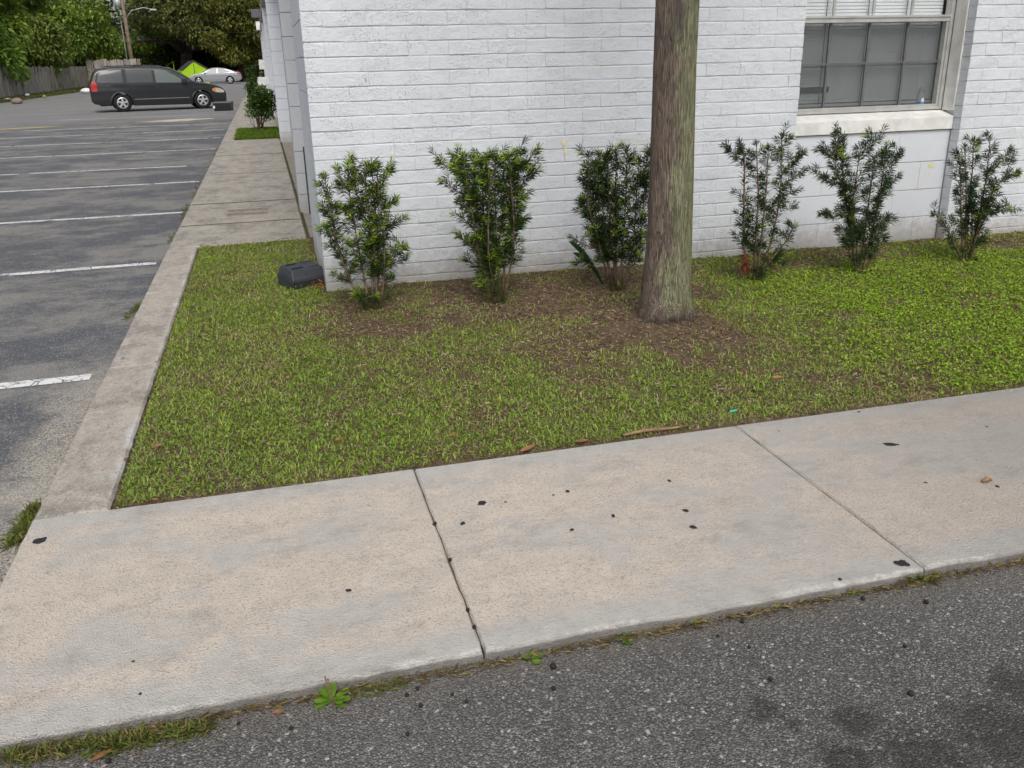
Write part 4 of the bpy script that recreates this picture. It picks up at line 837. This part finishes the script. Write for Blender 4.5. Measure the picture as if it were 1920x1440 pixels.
# ------------------------------------------------------------------ vehicles
def smooth_interp(xs, pts):
    px = [p[0] for p in pts]; pz = [p[1] for p in pts]; return np.interp(xs, px, pz)
class Car:
    def __init__(s, L, top, wheels, rw, Wb, belt, tumble, zlow, nose):
        s.L, s.top, s.wheels, s.rw, s.Wb, s.belt, s.tumble, s.zlow, s.nose = L, top, wheels, rw, Wb, belt, tumble, zlow, nose
    def zu(s, x): return float(np.interp(x, [p[0] for p in s.top], [p[1] for p in s.top]))
    def zl(s, x):
        z = float(np.interp(x, [p[0] for p in s.zlow], [p[1] for p in s.zlow]))
        for xw in s.wheels:
            ra = s.rw*1.17; d = abs(x-xw)
            if d < ra: z = max(z, s.rw+math.sqrt(ra*ra-d*d)*.98-.0)
        return z
    def w(s, x, z):
        q = abs(x)/(s.L/2); f = 1-s.nose*q**5
        w = s.Wb*f
        if z > s.belt: w -= (z-s.belt)*s.tumble+.10*max(0, z-s.belt-.38)
        if z < .5: w -= .05*((.5-z)/.3)**1.5
        w += .012*math.exp(-((z-.80)/.07)**2)
        return max(w, .2)
    def body(s, rows=16):
        xs = list(np.arange(-s.L/2, s.L/2+.001, .05)); ring = []; mb = MB(); nc = 8
        for x in xs:
            zl, zu = s.zl(x), s.zu(x); r = []
            for j in range(rows+1):
                z = zl+(zu-zl)*j/rows; yy = s.w(x, z)
                if j == rows: yy -= .04
                if j == rows-1: z += (zu-zl)/rows*.5
                r.append((x, yy, z))
            wt_ = r[-1][1]; t = [(x, wt_*math.cos(math.pi*k/nc), zu+.028*math.sin(math.pi*k/nc)) for k in range(1, nc)]
            ring.append(r+t+[(a, -b, c) for a, b, c in r[::-1]])
        n_ = len(ring[0])
        for r in ring: mb.v += r
        for i in range(len(ring)-1):
            for k in range(n_-1): mb.f.append((i*n_+k, i*n_+k+1, (i+1)*n_+k+1, (i+1)*n_+k))
        for e in (0, len(ring)-1):
            for k in range(n_//2): mb.f.append((e*n_+k, e*n_+k+1, e*n_+n_-2-k, e*n_+n_-1-k))
        return mb
    def patch(s, poly, sgn, off=.008, nx=10, nz=5):
        """poly: list of (x, zbottom, ztop)"""
        mb = MB(); xs = np.linspace(poly[0][0], poly[-1][0], nx+1)
        for x in xs:
            b = np.interp(x, [p[0] for p in poly], [p[1] for p in poly]); t = np.interp(x, [p[0] for p in poly], [p[2] for p in poly])
            for j in range(nz+1):
                z = b+(t-b)*j/nz; mb.v.append((x, sgn*(s.w(x, z)+off), z))
        mb.f = [(i*(nz+1)+j, (i+1)*(nz+1)+j, (i+1)*(nz+1)+j+1, i*(nz+1)+j+1) for i in range(nx) for j in range(nz)]
        return mb
    def screen(s, x0, x1, inset=.06, off=.03, n=8):
        mb = MB()
        for x in np.linspace(x0, x1, n+1):
            zu = s.zu(x); wt_ = s.w(x, zu)-.04-inset
            for k in range(9):
                y = wt_*(1-2*k/8); mb.v.append((x+.006, y, zu+.028*math.sqrt(max(0, 1-(y/(wt_+inset))**2))+off))
        mb.f = [(i*9+k, i*9+k+1, (i+1)*9+k+1, (i+1)*9+k) for i in range(n) for k in range(8)]
        return mb
def wheel(parent, x, y, r, sgn, spokes, rimr):
    w = empty('wheel', (x, y, r), parent=parent)
    MB().lathe([(rimr, -.09), (r*.93, -.105), (r, -.07), (r, .07), (r*.93, .105), (rimr, .09), (rimr, -.09)], 32, 'y').obj('tyre', M['rubber'], w, smooth=True)
    rm = MB(); yo = sgn*.085
    rm.lathe([(rimr*1.0, yo), (rimr*.88, yo+sgn*.012), (rimr*.84, yo-sgn*.01)], 32, 'y'); rm.lathe([(rimr*.30, yo-sgn*.02), (rimr*.28, yo+sgn*.008), (0.001, yo+sgn*.012)], 16, 'y')
    for k in range(spokes):
        a = 2*math.pi*k/spokes+.3; ca, sa = math.cos(a), math.sin(a); v = []
        for rr, hw in ((rimr*.22, .034), (rimr*.6, .036), (rimr*.9, .052)):
            for sd in (-1, 1): v.append((rr*ca-sd*hw*sa, yo+sgn*.006, rr*sa+sd*hw*ca))
        rm.add(v, [(0, 2, 3, 1), (2, 4, 5, 3)])
    rm.obj('rim', M['alloy'], w)
    MB().lathe([(rimr*.86, yo-sgn*.02), (.001, yo-sgn*.02)], 24, 'y').obj('brake_disc', M['trimblack'], w)
# charcoal minivan, nose to the right
vtop = [(-2.60, .80), (-2.57, 1.02), (-2.48, 1.25), (-2.36, 1.52), (-2.22, 1.64), (-1.7, 1.70), (-.6, 1.715), (.15, 1.68), (.5, 1.60), (.9, 1.38), (1.28, 1.12), (1.42, 1.06), (1.9, .985), (2.25, .89), (2.45, .80), (2.54, .70), (2.6, .56)]
vlow = [(-2.6, .42), (-2.5, .32), (-2.2, .28), (-1.9, .23), (1.3, .20), (2.2, .24), (2.45, .26), (2.6, .34)]
V_ = Car(5.15, vtop, (1.60, -1.49), .345, .96, 1.08, .30, vlow, .11)
vc = G(298, 205.5, LOTZ); van = empty('minivan', (vc.x+.08, vc.y, LOTZ), R(11)); van.scale = (.925, .925, .925); tag(van, 'charcoal grey minivan parked across the lot with its nose to the right', 'minivan')
V_.body().obj('body', M['vanpaint'], van, smooth=True)
MB().box((-2.3, -.80, .24), (2.35, .80, .62)).obj('underbody', M['trimblack'], van)
for sg in (-1, 1):
    V_.patch([(-2.37, 1.10, 1.18), (-2.25, 1.085, 1.53), (-2.05, 1.08, 1.615), (-.2, 1.055, 1.635), (.30, 1.035, 1.575), (.66, 1.025, 1.40), (1.08, 1.02, 1.09)], sg, .006, 30).obj('window_trim', M['trimblack'], van, smooth=True)
    V_.patch([(-2.30, 1.15, 1.20), (-2.22, 1.13, 1.45), (-2.05, 1.12, 1.56), (-1.35, 1.11, 1.60)], sg, .012).obj('window', M['autoglass'], van, smooth=True)
    V_.patch([(-1.20, 1.10, 1.60), (-.23, 1.09, 1.59)], sg, .012).obj('window', M['autoglass'], van, smooth=True)
    V_.patch([(-.12, 1.08, 1.575), (.28, 1.07, 1.53), (.62, 1.06, 1.36), (.95, 1.05, 1.12), (1.0, 1.05, 1.07)], sg, .012, 14).obj('window', M['autoglass2'], van, smooth=True)
    V_.patch([(-1.02, .455, .485), (1.08, .455, .485)], sg, .014, 20, 1).obj('side_moulding', M['chrome'], van)
    V_.patch([(-2.56, .83, 1.06), (-2.46, .80, 1.20), (-2.36, .80, 1.16), (-2.33, .84, 1.12)], sg, .02).obj('tail_light', M['red'], van, smooth=True)
    V_.patch([(2.02, .70, .78), (2.15, .64, .82)], sg, .016).obj('turn_signal', M['amber'], van, smooth=True)
    V_.patch([(2.155, .64, .82), (2.35, .62, .79), (2.5, .62, .70)], sg, .016).obj('headlight', M['lamp'], van, smooth=True)
    for x0 in (-.42, .0): V_.patch([(x0, .93, .965), (x0+.23, .93, .965)], sg, .03, 6, 1).obj('door_handle', M['trimblack'], van)
    for xd in (-1.28, -.17, 1.06): V_.patch([(xd, .34, 1.06), (xd+.012, .34, 1.06)], sg, .006, 1, 8).obj('door_seam', M['trimblack'], van)
    m_ = MB().box((.86, sg*1.0-.10, 1.02), (1.06, sg*1.0+.10, 1.20)).obj('mirror', M['trimblack'], van, bevel=.03)
    MB().tube([(-1.9, sg*.66, 1.735), (-.4, sg*.68, 1.755), (.2, sg*.66, 1.715)], .016, 6).obj('roof_rail', M['trimblack'], van)
    for xw in V_.wheels:
        wheel(van, xw, sg*.86, .345, sg, 5, .215)
        ar = MB(); k = 20                                 # flared arch lip
        for i in range(k+1):
            t = math.pi*i/k; 
            for rr, o_ in ((.395, .016), (.455, .004)): ar.v.append((xw+rr*math.cos(t), sg*(V_.w(xw+rr*math.cos(t), .345+rr*math.sin(t))+o_), .345+rr*math.sin(t)))
        ar.f = [(2*i, 2*i+2, 2*i+3, 2*i+1) for i in range(k)]; ar.obj('wheel_arch', M['vanpaint'], van, smooth=True)
V_.screen(.50, 1.27).obj('windshield', M['autoglass2'], van, smooth=True)
MB().box((2.50, -.70, .36), (2.60, .70, .60)).obj('grille', M['trimblack'], van, bevel=.02)
MB().box((2.30, -.78, .235), (2.57, .78, .30)).obj('front_lip', M['red'], van, bevel=.01)
MB().box((-.9, -.5, 1.735), (-.55, .5, 1.765)).obj('cross_bar', M['trimblack'], van)
# silver saloon farther off, nose to the left
stop = [(-2.42, .72), (-2.40, .93), (-2.25, 1.02), (-1.9, 1.06), (-1.55, 1.20), (-1.0, 1.38), (-.4, 1.455), (.1, 1.44), (.5, 1.33), (.95, 1.10), (1.2, .99), (1.7, .92), (2.15, .80), (2.35, .66), (2.42, .5)]
slow = [(-2.42, .42), (-2.2, .28), (-1.8, .22), (1.8, .20), (2.3, .22), (2.42, .3)]
S_ = Car(4.84, stop, (1.43, -1.36), .335, .90, .98, .48, slow, .13)
sc = G(412, 157.5, LOTZ); sal = empty('silver_car', (sc.x-.35, sc.y, LOTZ), R(180)); tag(sal, 'silver saloon car parked far off behind the minivan', 'car')
S_.body().obj('body', M['silver'], sal, smooth=True); MB().box((-2.1, -.74, .22), (2.1, .74, .6)).obj('underbody', M['trimblack'], sal)
for sg in (-1, 1):
    S_.patch([(-1.50, 1.05, 1.10), (-1.0, 1.01, 1.29), (-.45, 1.0, 1.38), (-.35, 1.0, 1.38)], sg, .012).obj('window', M['autoglass'], sal, smooth=True)
    S_.patch([(-.25, 1.0, 1.38), (.15, 1.0, 1.36), (.5, .99, 1.22), (.85, .98, 1.0)], sg, .012).obj('window', M['autoglass'], sal, smooth=True)
    S_.patch([(-2.38, .82, .98), (-2.05, .90, 1.0)], sg, .015).obj('tail_light', M['red'], sal, smooth=True)
    S_.patch([(1.9, .66, .78), (2.25, .60, .72)], sg, .015).obj('headlight', M['lamp'], sal, smooth=True)
    MB().box((.72, sg*.95-.09, .96), (.9, sg*.95+.09, 1.08)).obj('mirror', M['silver'], sal, bevel=.03)
    for xw in S_.wheels: wheel(sal, xw, sg*.80, .335, sg, 5, .225)
S_.screen(.35, 1.0).obj('windshield', M['autoglass2'], sal, smooth=True); S_.screen(-1.75, -1.0).obj('rear_window', M['autoglass'], sal, smooth=True)

# ------------------------------------------------------------------ tent, tote, bag, litter in the lot
TY = sc.y+4.5; tc = GY(366, 140, TY); tent = empty('tent', (tc.x, TY, LOTZ), R(-18)); tag(tent, 'lime green dome tent with dark stripes behind the silver car', 'tent')
tent.rotation_euler[2] = R(15); tent.location.x -= .25; tz_ = GY(360, 114, TY).z-LOTZ
pent = lambda y, k=1.: [(-1.15*k, y, 0), (1.3*k, y, 0), (1.42*k, y, tz_*.60), (0, y, tz_), (-1.2*k, y, tz_*.60)]
f_, b_ = pent(-1.15), pent(1.15)
MB().add(f_, [(0, 1, 2, 3, 4)]).obj('front_panel', M['tent'], tent); MB().add(b_, [(4, 3, 2, 1, 0)]).obj('back_panel', M['tent'], tent)
MB().add([f_[0], f_[4], b_[4], b_[0]], [(0, 1, 2, 3)]).obj('side_panel', M['tent'], tent); MB().add([f_[1], f_[2], b_[2], b_[1]], [(0, 3, 2, 1)]).obj('side_panel', M['tent'], tent)
MB().add([f_[4], f_[3], b_[3], b_[4]], [(0, 1, 2, 3)]).obj('roof_panel', M['tentdark'], tent); MB().add([f_[2], f_[3], b_[3], b_[2]], [(0, 3, 2, 1)]).obj('roof_panel', M['tentdark'], tent)
for i_, j_ in ((2, 3), (3, 4)): MB().tube([Vector(f_[i_]), Vector(f_[j_])], .075, 6).obj('pole_sleeve', M['tentdark'], tent)
MB().box((-.02, -1.175, .1), (.02, -1.152, tz_*.93)).obj('zip', M['tentdark'], tent)
MB().add([(-2.9, .9, tz_*.62), (-1.5, .7, tz_*.99), (-1.3, 1.5, tz_*.99), (-2.7, 1.7, tz_*.62)], [(0, 1, 2, 3)]).tube([(-2.8, 1.0, 0), (-2.8, 1.0, tz_*.64)], .03, 6).tube([(-1.45, 1.1, 0), (-1.45, 1.1, tz_*.99)], .03, 6).obj('awning_flap', M['tent'], tent)
q0 = G(420, 207.5, LOTZ); tote = empty('storage_tote', (q0.x, q0.y, LOTZ), R(-12)); tag(tote, 'black plastic storage tote on the asphalt by the minivan nose', 'tote')
frustum(-.29, .29, -.20, .20, 0, .27, -.03, -.03).obj('tub', M['black2'], tote, bevel=.015); frustum(-.335, .335, -.245, .245, .2705, .315, .02, .02).obj('lid', M['lid'], tote, bevel=.012)
MB().box((-.31, -.262, .10), (-.24, -.232, .18)).obj('sticker', M['white'], tote)
def blob(name, mat, c, rad, seed, label, cat, group=None):
    r = np.random.default_rng(seed); mb = MB(); nu, nv = 14, 8
    for j in range(nv+1):
        e = math.pi*j/nv-math.pi/2
        for i in range(nu):
            a = 2*math.pi*i/nu; k = 1+.22*(r.random()-.5); z = rad[2]*(math.sin(e)*k+.82); mb.v.append((rad[0]*math.cos(e)*math.cos(a)*k, rad[1]*math.cos(e)*math.sin(a)*k, max(z, 0)))
    mb.f = [(j*nu+i, j*nu+(i+1) % nu, (j+1)*nu+(i+1) % nu, (j+1)*nu+i) for j in range(nv) for i in range(nu)]
    o = mb.obj(name, mat, smooth=True); o.location = c; tag(o, label, cat, group); return o
q = G(163, 175, LOTZ); blob('trash_bag', M['bag'], q, (.42, .35, .19), 3, 'white plastic bag lying on the asphalt behind the minivan', 'bag')
q = G(33, 195, LOTZ); blob('litter_bag', plain('brown_bag', (.22, .17, .15), .7), q, (.28, .2, .16), 4, 'brown crumpled bag at the edge of the weedy verge, far left', 'litter')
q = G(52, 181, -.02); blob('litter_paper', M['paper'], q, (.14, .1, .1), 5, 'white scrap on the verge in front of the board fence', 'litter')
q = G(15, 188, -.02); blob('litter_paper', M['paper'], q, (.17, .1, .06), 6, 'flat white scrap on the verge at the left picture edge', 'litter')
q = G(84, 184, LOTZ); blob('litter_cup', plain('tan_cup', (.33, .27, .15), .7), q, (.1, .1, .1), 7, 'small tan cup where verge meets asphalt', 'litter')

# ------------------------------------------------------------------ fences
def fence(name, label, A, B, h, w, seed, leanmax=.05):
    r = random.Random(seed); A = Vector(A); B = Vector(B); d = (B-A).normalized(); L = (B-A).length; root = empty(name, A); tag(root, label, 'fence'); root.rotation_euler[2] = math.atan2(d.y, d.x)
    ms_ = []
    for i in range(5):
        t = r.uniform(-.02, .02); mb = MB().box((-w/2+.006, -.011, 0), (w/2-.006, .011, h*(.96+.02*i)))
        ms_.append(mb.mesh('board')); ms_[-1].materials.append(M['board'])
    s = w/2
    while s < L:
        o = link('board', r.choice(ms_), None, root, (s, r.uniform(-.012, .012), r.uniform(-.05, .0))); o.rotation_euler = (r.uniform(-.03, .03), r.gauss(0, leanmax), 0); s += w
    for z in (.35, h*.55, h*.88): MB().box((0, .03, z-.04), (L, .065, z+.04)).obj('rail', M['board'], root)
    x = 0
    while x < L: MB().box((x-.05, .066, -.1), (x+.05, .16, h*1.01)).obj('post', M['board'], root); x += 2.4
FX = -15.6
fence('board_fence', 'long weathered board fence leaning in places along the left of the lot', (FX+.8, 42, -.05), (FX-.4, 97, -.05), 1.83, .235, 1)
e0 = GY(172, 113, 97.4); e1 = GY(262, 113, 98.2)
fence('back_fence', 'taller grey board fence standing across the back of the lot', (e0.x-.5, 97.4, -.1), (e1.x, 98.2, -.1), e0.z+.1, .30, 2, .01)

# ------------------------------------------------------------------ utility pole and wires
up_ = GY(247, 112, 99.0); pole = empty('utility_pole', (up_.x, 99, -.1)); tag(pole, 'brown wooden utility pole with a grey transformer behind the back fence', 'utility pole')
MB().tube([(0, 0, 0), (0, 0, 5), (0, 0, 11)], [.21, .18, .14], 12).obj('post', M['pole'], pole, smooth=True)
tz = GY(232, 3, 99).z; MB().lathe([(0, tz-.45), (.30, tz-.42), (.30, tz+.40), (.0, tz+.44)], 16, c=(-.45, 0, 0)).obj('transformer', M['metal'], pole, smooth=True)
MB().tube([(-.42, -.03, .1), (-.42, -.03, tz-1.6)], .06, 8).obj('conduit', plain('dark_conduit', (.16, .17, .17), .6), pole, smooth=True)
az_ = GY(250, 28, 99).z; MB().tube([(0, 0, az_-.3), (.7, 0, az_+.5), (1.8, 0, az_+.75), (2.6, 0, az_+.6)], .045, 8).obj('lamp_arm', M['metal'], pole, smooth=True)
MB().box((2.4, -.14, az_+.48), (3.0, .14, az_+.62)).obj('lamp_head', M['metal'], pole, bevel=.04)
def wire(p, q, sag, label):
    p = Vector(p); q = Vector(q); pts = [(q-p)*t+Vector((0, 0, -sag*4*t*(1-t))) for t in [i/12 for i in range(13)]]
    o = MB().tube(pts, .022, 5).obj('wire', M['trimblack'], smooth=True); o.location = p; tag(o, label, 'wire', 'overhead wires')
pw = Vector((up_.x, 99, 0))
wire(pw+Vector((-.3, 0, GY(232, 45, 99).z)), pw+Vector((-16, -8, GY(232, 45, 99).z+.6)), .9, 'lower overhead wire running left from the utility pole')
wire(pw+Vector((-.3, 0, GY(228, 9, 99).z)), pw+Vector((-18, -8, GY(228, 9, 99).z+.9)), .9, 'upper overhead wire running left from the utility pole')
wire(pw+Vector((.2, 0, GY(250, 14, 99).z)), pw+Vector((16.5, -10, GY(470, 38, 89).z)), .7, 'overhead wire running right from the pole past the oak')
wire(pw+Vector((.2, 0, GY(250, 30, 99).z)), pw+Vector((16.5, -8, GY(470, 50, 91).z)), 1.0, 'lower overhead wire running right across the oak')

# ------------------------------------------------------------------ trees
def tree(name, label, base, blobs, n, size, cols, trunk, seed, limbs=(), group='trees beyond the fence'):
    r = np.random.default_rng(seed); root = empty(name, base); tag(root, label, 'tree', group); b = Vector(base)
    tb = MB(); tb.tube([Vector(p)-b for p in trunk[0]], trunk[1], 10); tb.obj('trunk', M['treebark'], root, smooth=True)
    if limbs:
        lb = MB()
        for pts, rad in limbs: lb.tube([Vector(p)-b for p in pts], rad, 8)
        lb.obj('limb', M['treebark'], root, smooth=True)
    vol = np.array([q[1][0]*q[1][1]+q[1][0]*q[1][2] for q in blobs]); cnt = (n*vol/vol.sum()).astype(int); PP = []; NN = []; TT = []
    for (c, rad), m in zip(blobs, cnt):
        d = norm(r.normal(0, 1, (m, 3))); clump = vnoise(np.arctan2(d[:, 1], d[:, 0])*3, d[:, 2]*4, 1.7, seed+int(c[2]*7) % 50)
        rr = (.72+.30*clump)*np.clip(1-np.abs(r.normal(0, .13, m)), .3, 1.1)
        p = np.array(c)+d*np.array(rad)*rr[:, None]; PP.append(p); NN.append(d); TT.append(clump)
    P = np.vstack(PP); D = np.vstack(NN); T = np.concatenate(TT); m = len(P)
    ok = P[:, 2] > .15; P, D, T = P[ok], D[ok], T[ok]; m = len(P)
    dirs = norm(D*.5+r.normal(0, .7, (m, 3))+np.array([0, 0, -.15])); u = r.random((m, 1)); g2 = vnoise(P[:, 0]+P[:, 1]*.3, P[:, 2], .7, seed+3)[:, None]
    f = np.clip(.55*g2+.45*u+.25*(T[:, None]-.5), 0, 1); col = np.array(cols[0])*(1-f)+np.array(cols[1])*f
    Vv, Ff, Cc = leaves_np(P-np.array(base), dirs, r.uniform(size*.6, size*1.4, m), r.uniform(size*.4, size*.8, m), col, .2, .2, .45)
    link('crown', np_mesh('crown', Vv, Ff, Cc), M['crown'], root); return root
def blobs_at(c, R_, zr, k, seed, rr=(1.2, 2.2)):
    r = random.Random(seed); out = []
    for i in range(k):
        a = r.uniform(0, 6.283); q = R_*math.sqrt(r.random()); s = r.uniform(*rr); out.append(((c[0]+q*math.cos(a), c[1]+q*math.sin(a), r.uniform(*zr)), (s, s, s*.8)))
    return out
GRN = [((.075, .15, .026), (.44, .60, .07)), ((.055, .125, .03), (.30, .46, .07)), ((.065, .13, .03), (.36, .48, .08)), ((.06, .11, .03), (.31, .38, .08))]
LT = [('vine-hung bright green tree at the left picture edge above the fence', (-18.5, 50), 0, 1), ('light green leafy tree overhanging the fence beyond the first', (-19, 57), 0, 2), ('dark green tree spilling over the middle of the board fence', (-18.6, 65), 1, 3),
      ('mid green tree above the far half of the board fence', (-19.2, 73), 2, 4), ('dull green tree near the far corner of the two fences', (-18.6, 82), 3, 5), ('tree left of the utility pole behind the fence corner', (-17.5, 100), 2, 6), ('tall green tree rising behind the row on the left', (-25, 84), 1, 7)]
for lab, (tx, ty), g_, sd_ in LT:
    R_ = 3.2 if sd_ < 7 else 5; top = 9 if sd_ < 7 else 13
    bl_ = blobs_at((tx, ty), R_, (2.2, top-1), 26, sd_)+blobs_at((tx+1.6, ty), 1.8, (1.9, 5), 9, sd_+20, (.9, 1.6))
    if sd_ == 3: bl_ += [((-15.2, 66.5, 1.7), (.7, 1.3, .8)), ((-15.3, 68, 1.3), (.5, .9, .5))]
    tree('vine_tree', lab, (tx, ty, -.1), bl_, 15000, .36, GRN[g_], ([(tx, ty, -.2), (tx+.2, ty, 3), (tx-.2, ty, top-2)], [.28, .22, .08]), sd_,
         [([(tx, ty, 2), (tx+1.5, ty-.5, 4), (tx+2.2, ty-.6, 5.5)], [.14, .1, .04]), ([(tx, ty, 2.6), (tx-1.4, ty+.6, 5), (tx-2, ty+.8, 7)], [.14, .1, .04])])
# oak with long low limbs behind the tent
ob = GY(352, 150, 108); ox = ob.x; oz = lambda px, py, Y=106: GY(px, py, Y)
bl_ = []
r = random.Random(9)
for i in range(58):
    px = r.uniform(262, 474); py = r.uniform(-60, 62); Y = r.uniform(101, 113); c = GY(px, py, Y); s = r.uniform(1.0, 2.2); bl_.append(((c.x, c.y, c.z), (s*1.25, s, s*.75)))
tree('oak_tree', 'broad dark oak with long low limbs behind the tent and silver car', (ox, 108, -.1), bl_, 36000, .34, ((.042, .060, .020), (.22, .24, .065)), ([(ox, 108, -.2), (ox+.2, 108, 3), (ox-.2, 108, 6)], [.75, .6, .45]), 9,
     [([(ox, 107.8, 3.2), tuple(oz(320, 78)), tuple(oz(285, 74)), tuple(oz(255, 78))], [.42, .3, .24, .16]), ([(ox, 107.8, 3.2), tuple(oz(390, 84)), tuple(oz(430, 70)), tuple(oz(468, 55))], [.4, .28, .2, .12]), ([(ox, 108, 4.5), tuple(oz(300, 40)), tuple(oz(262, 22))], [.3, .2, .1]), ([(ox, 108, 5), tuple(oz(400, 30)), tuple(oz(440, 5))], [.3, .2, .1])], group='trees behind the lot')
bl_ = []
for i in range(30):
    px = r.uniform(400, 482); py = r.uniform(0, 112); Y = r.uniform(98, 104); c = GY(px, py, Y); s = r.uniform(.9, 1.7); bl_.append(((c.x, c.y, c.z), (s*1.2, s, s*.8)))
q = GY(455, 150, 102); tree('olive_tree', 'olive green tree drooping beside the far end of the building', (q.x, 102, -.1), bl_, 22000, .32, ((.045, .060, .020), (.29, .29, .06)), ([(q.x, 102, -.2), (q.x, 102, 3), (q.x+.3, 102, 7)], [.3, .25, .1]), 10, group='trees behind the lot')
for i, (px, lab, g_) in enumerate(((285, 'bushy green undergrowth right of the utility pole', 2), (335, 'dark bush low behind the tent', 1), (390, 'dark bush low behind the silver car roof', 3), (440, 'dark bush low behind the silver car boot', 3), (225, 'leafy bush behind the back fence', 2))):
    c = GY(px, 110, 112+i*.4); col = GRN[g_]
    if i in (1, 2, 3): col = ((.012, .02, .008), (.05, .066, .02))
    tree('background_bush', lab, (c.x, 112+i*.4, -.1), blobs_at((c.x, 112+i*.4), 2.4, (.8, 4.6), 16, 40+i, (1.0, 1.7)), 6500, .34, col, ([(c.x, 112+i*.4, -.2), (c.x, 112+i*.4, 2)], [.1, .05]), 40+i, group='bushes behind the lot')
for i, (bx_, by_, s_) in enumerate(((-34, 118, 8), (-20, 124, 9), (-8, 128, 9), (6, 126, 9), (-30, 100, 8), (18, 130, 9))):
    tree('distant_tree', ['tall tree far behind at the left', 'tall tree behind the utility pole', 'tall tree behind the oak', 'tall tree far behind the building end', 'tall tree behind the left fence row', 'tall tree far behind the building'][i], (bx_, by_, -.1), blobs_at((bx_, by_), s_*.7, (1.5, 13), 34, 60+i, (1.8, 3.2)), 9000, .6, ((.03, .055, .02), (.14, .19, .05)), ([(bx_, by_, -.2), (bx_, by_, 9)], [.4, .2]), 60+i, group='trees far behind')
# round shrub in the side planting bed
q = G(487, 245); B = Vector((q.x, q.y, -.01)); rs = empty('round_shrub', B); tag(rs, 'round broad-leaved shrub in the planting bed beside the building', 'shrub')
wd = MB(); cc = [GY(px, py, B.y)-B for px, py in ((480, 190), (495, 188), (505, 196), (486, 205), (500, 210), (476, 204), (492, 178), (508, 185), (470, 178), (476, 150), (466, 165))]; bl_ = []
for i, c in enumerate(cc):
    wd.tube([(random.uniform(-.05, .05), random.uniform(-.05, .05), -.02), c*.5+Vector((0, random.uniform(-.1, .1), 0)), c+Vector((0, random.uniform(-.15, .15), 0))], [.016, .011, .005], 6)
for (px, py) in ((463, 225), (470, 232)): wd.tube([(0, 0, 0), (GY(px, py, B.y)-B)*.9+Vector((.06, 0, -.05)), GY(px, py-30, B.y)-B], [.01, .007, .004], 5)
wd.obj('stem', M['bark'], rs, smooth=True); r_ = np.random.default_rng(77); PP = []
for i, c in enumerate(cc):
    m = 330 if i < 8 else 90; s = .22 if i < 8 else .10; d = norm(r_.normal(0, 1, (m, 3))); PP.append(np.array(c)+np.array([0, r_.uniform(-.12, .12), 0])+d*s*r_.uniform(.5, 1.05, (m, 1)))
P = np.vstack(PP); m = len(P); u = r_.random((m, 1)); colr = np.array([.02, .042, .012])*(1-u)+np.array([.10, .19, .03])*u; lft = sm(-P[:, 0], .05, .25)[:, None]; colr = colr*(1+.5*lft)
Vv, Ff, Cc = leaves_np(P, r_.normal(0, 1, (m, 3))+[0, 0, .25], r_.uniform(.05, .09, m), r_.uniform(.025, .042, m), colr, .15, .2); link('foliage', np_mesh('foliage', Vv, Ff, Cc), M['leaf'], rs)
q = G(478, 172); rs2 = empty('small_shrub', Vector((-.30, 33.0, -.01))); tag(rs2, 'thin upright shrub farther along the side of the building', 'shrub')
MB().tube([(0, 0, -.02), (.02, 0, .8), (.0, 0, 1.35)], [.02, .014, .006], 6).obj('stem', M['bark'], rs2)
m = 900; P = np.c_[r_.normal(0, .10, m), r_.normal(0, .12, m), r_.uniform(.15, 1.5, m)]; u = r_.random((m, 1))
Vv, Ff, Cc = leaves_np(P, r_.normal(0, 1, (m, 3)), r_.uniform(.06, .1, m), r_.uniform(.03, .05, m), np.array([.018, .036, .012])*(1-u)+np.array([.07, .12, .03])*u, .15); link('foliage', np_mesh('foliage', Vv, Ff, Cc), M['leaf'], rs2)
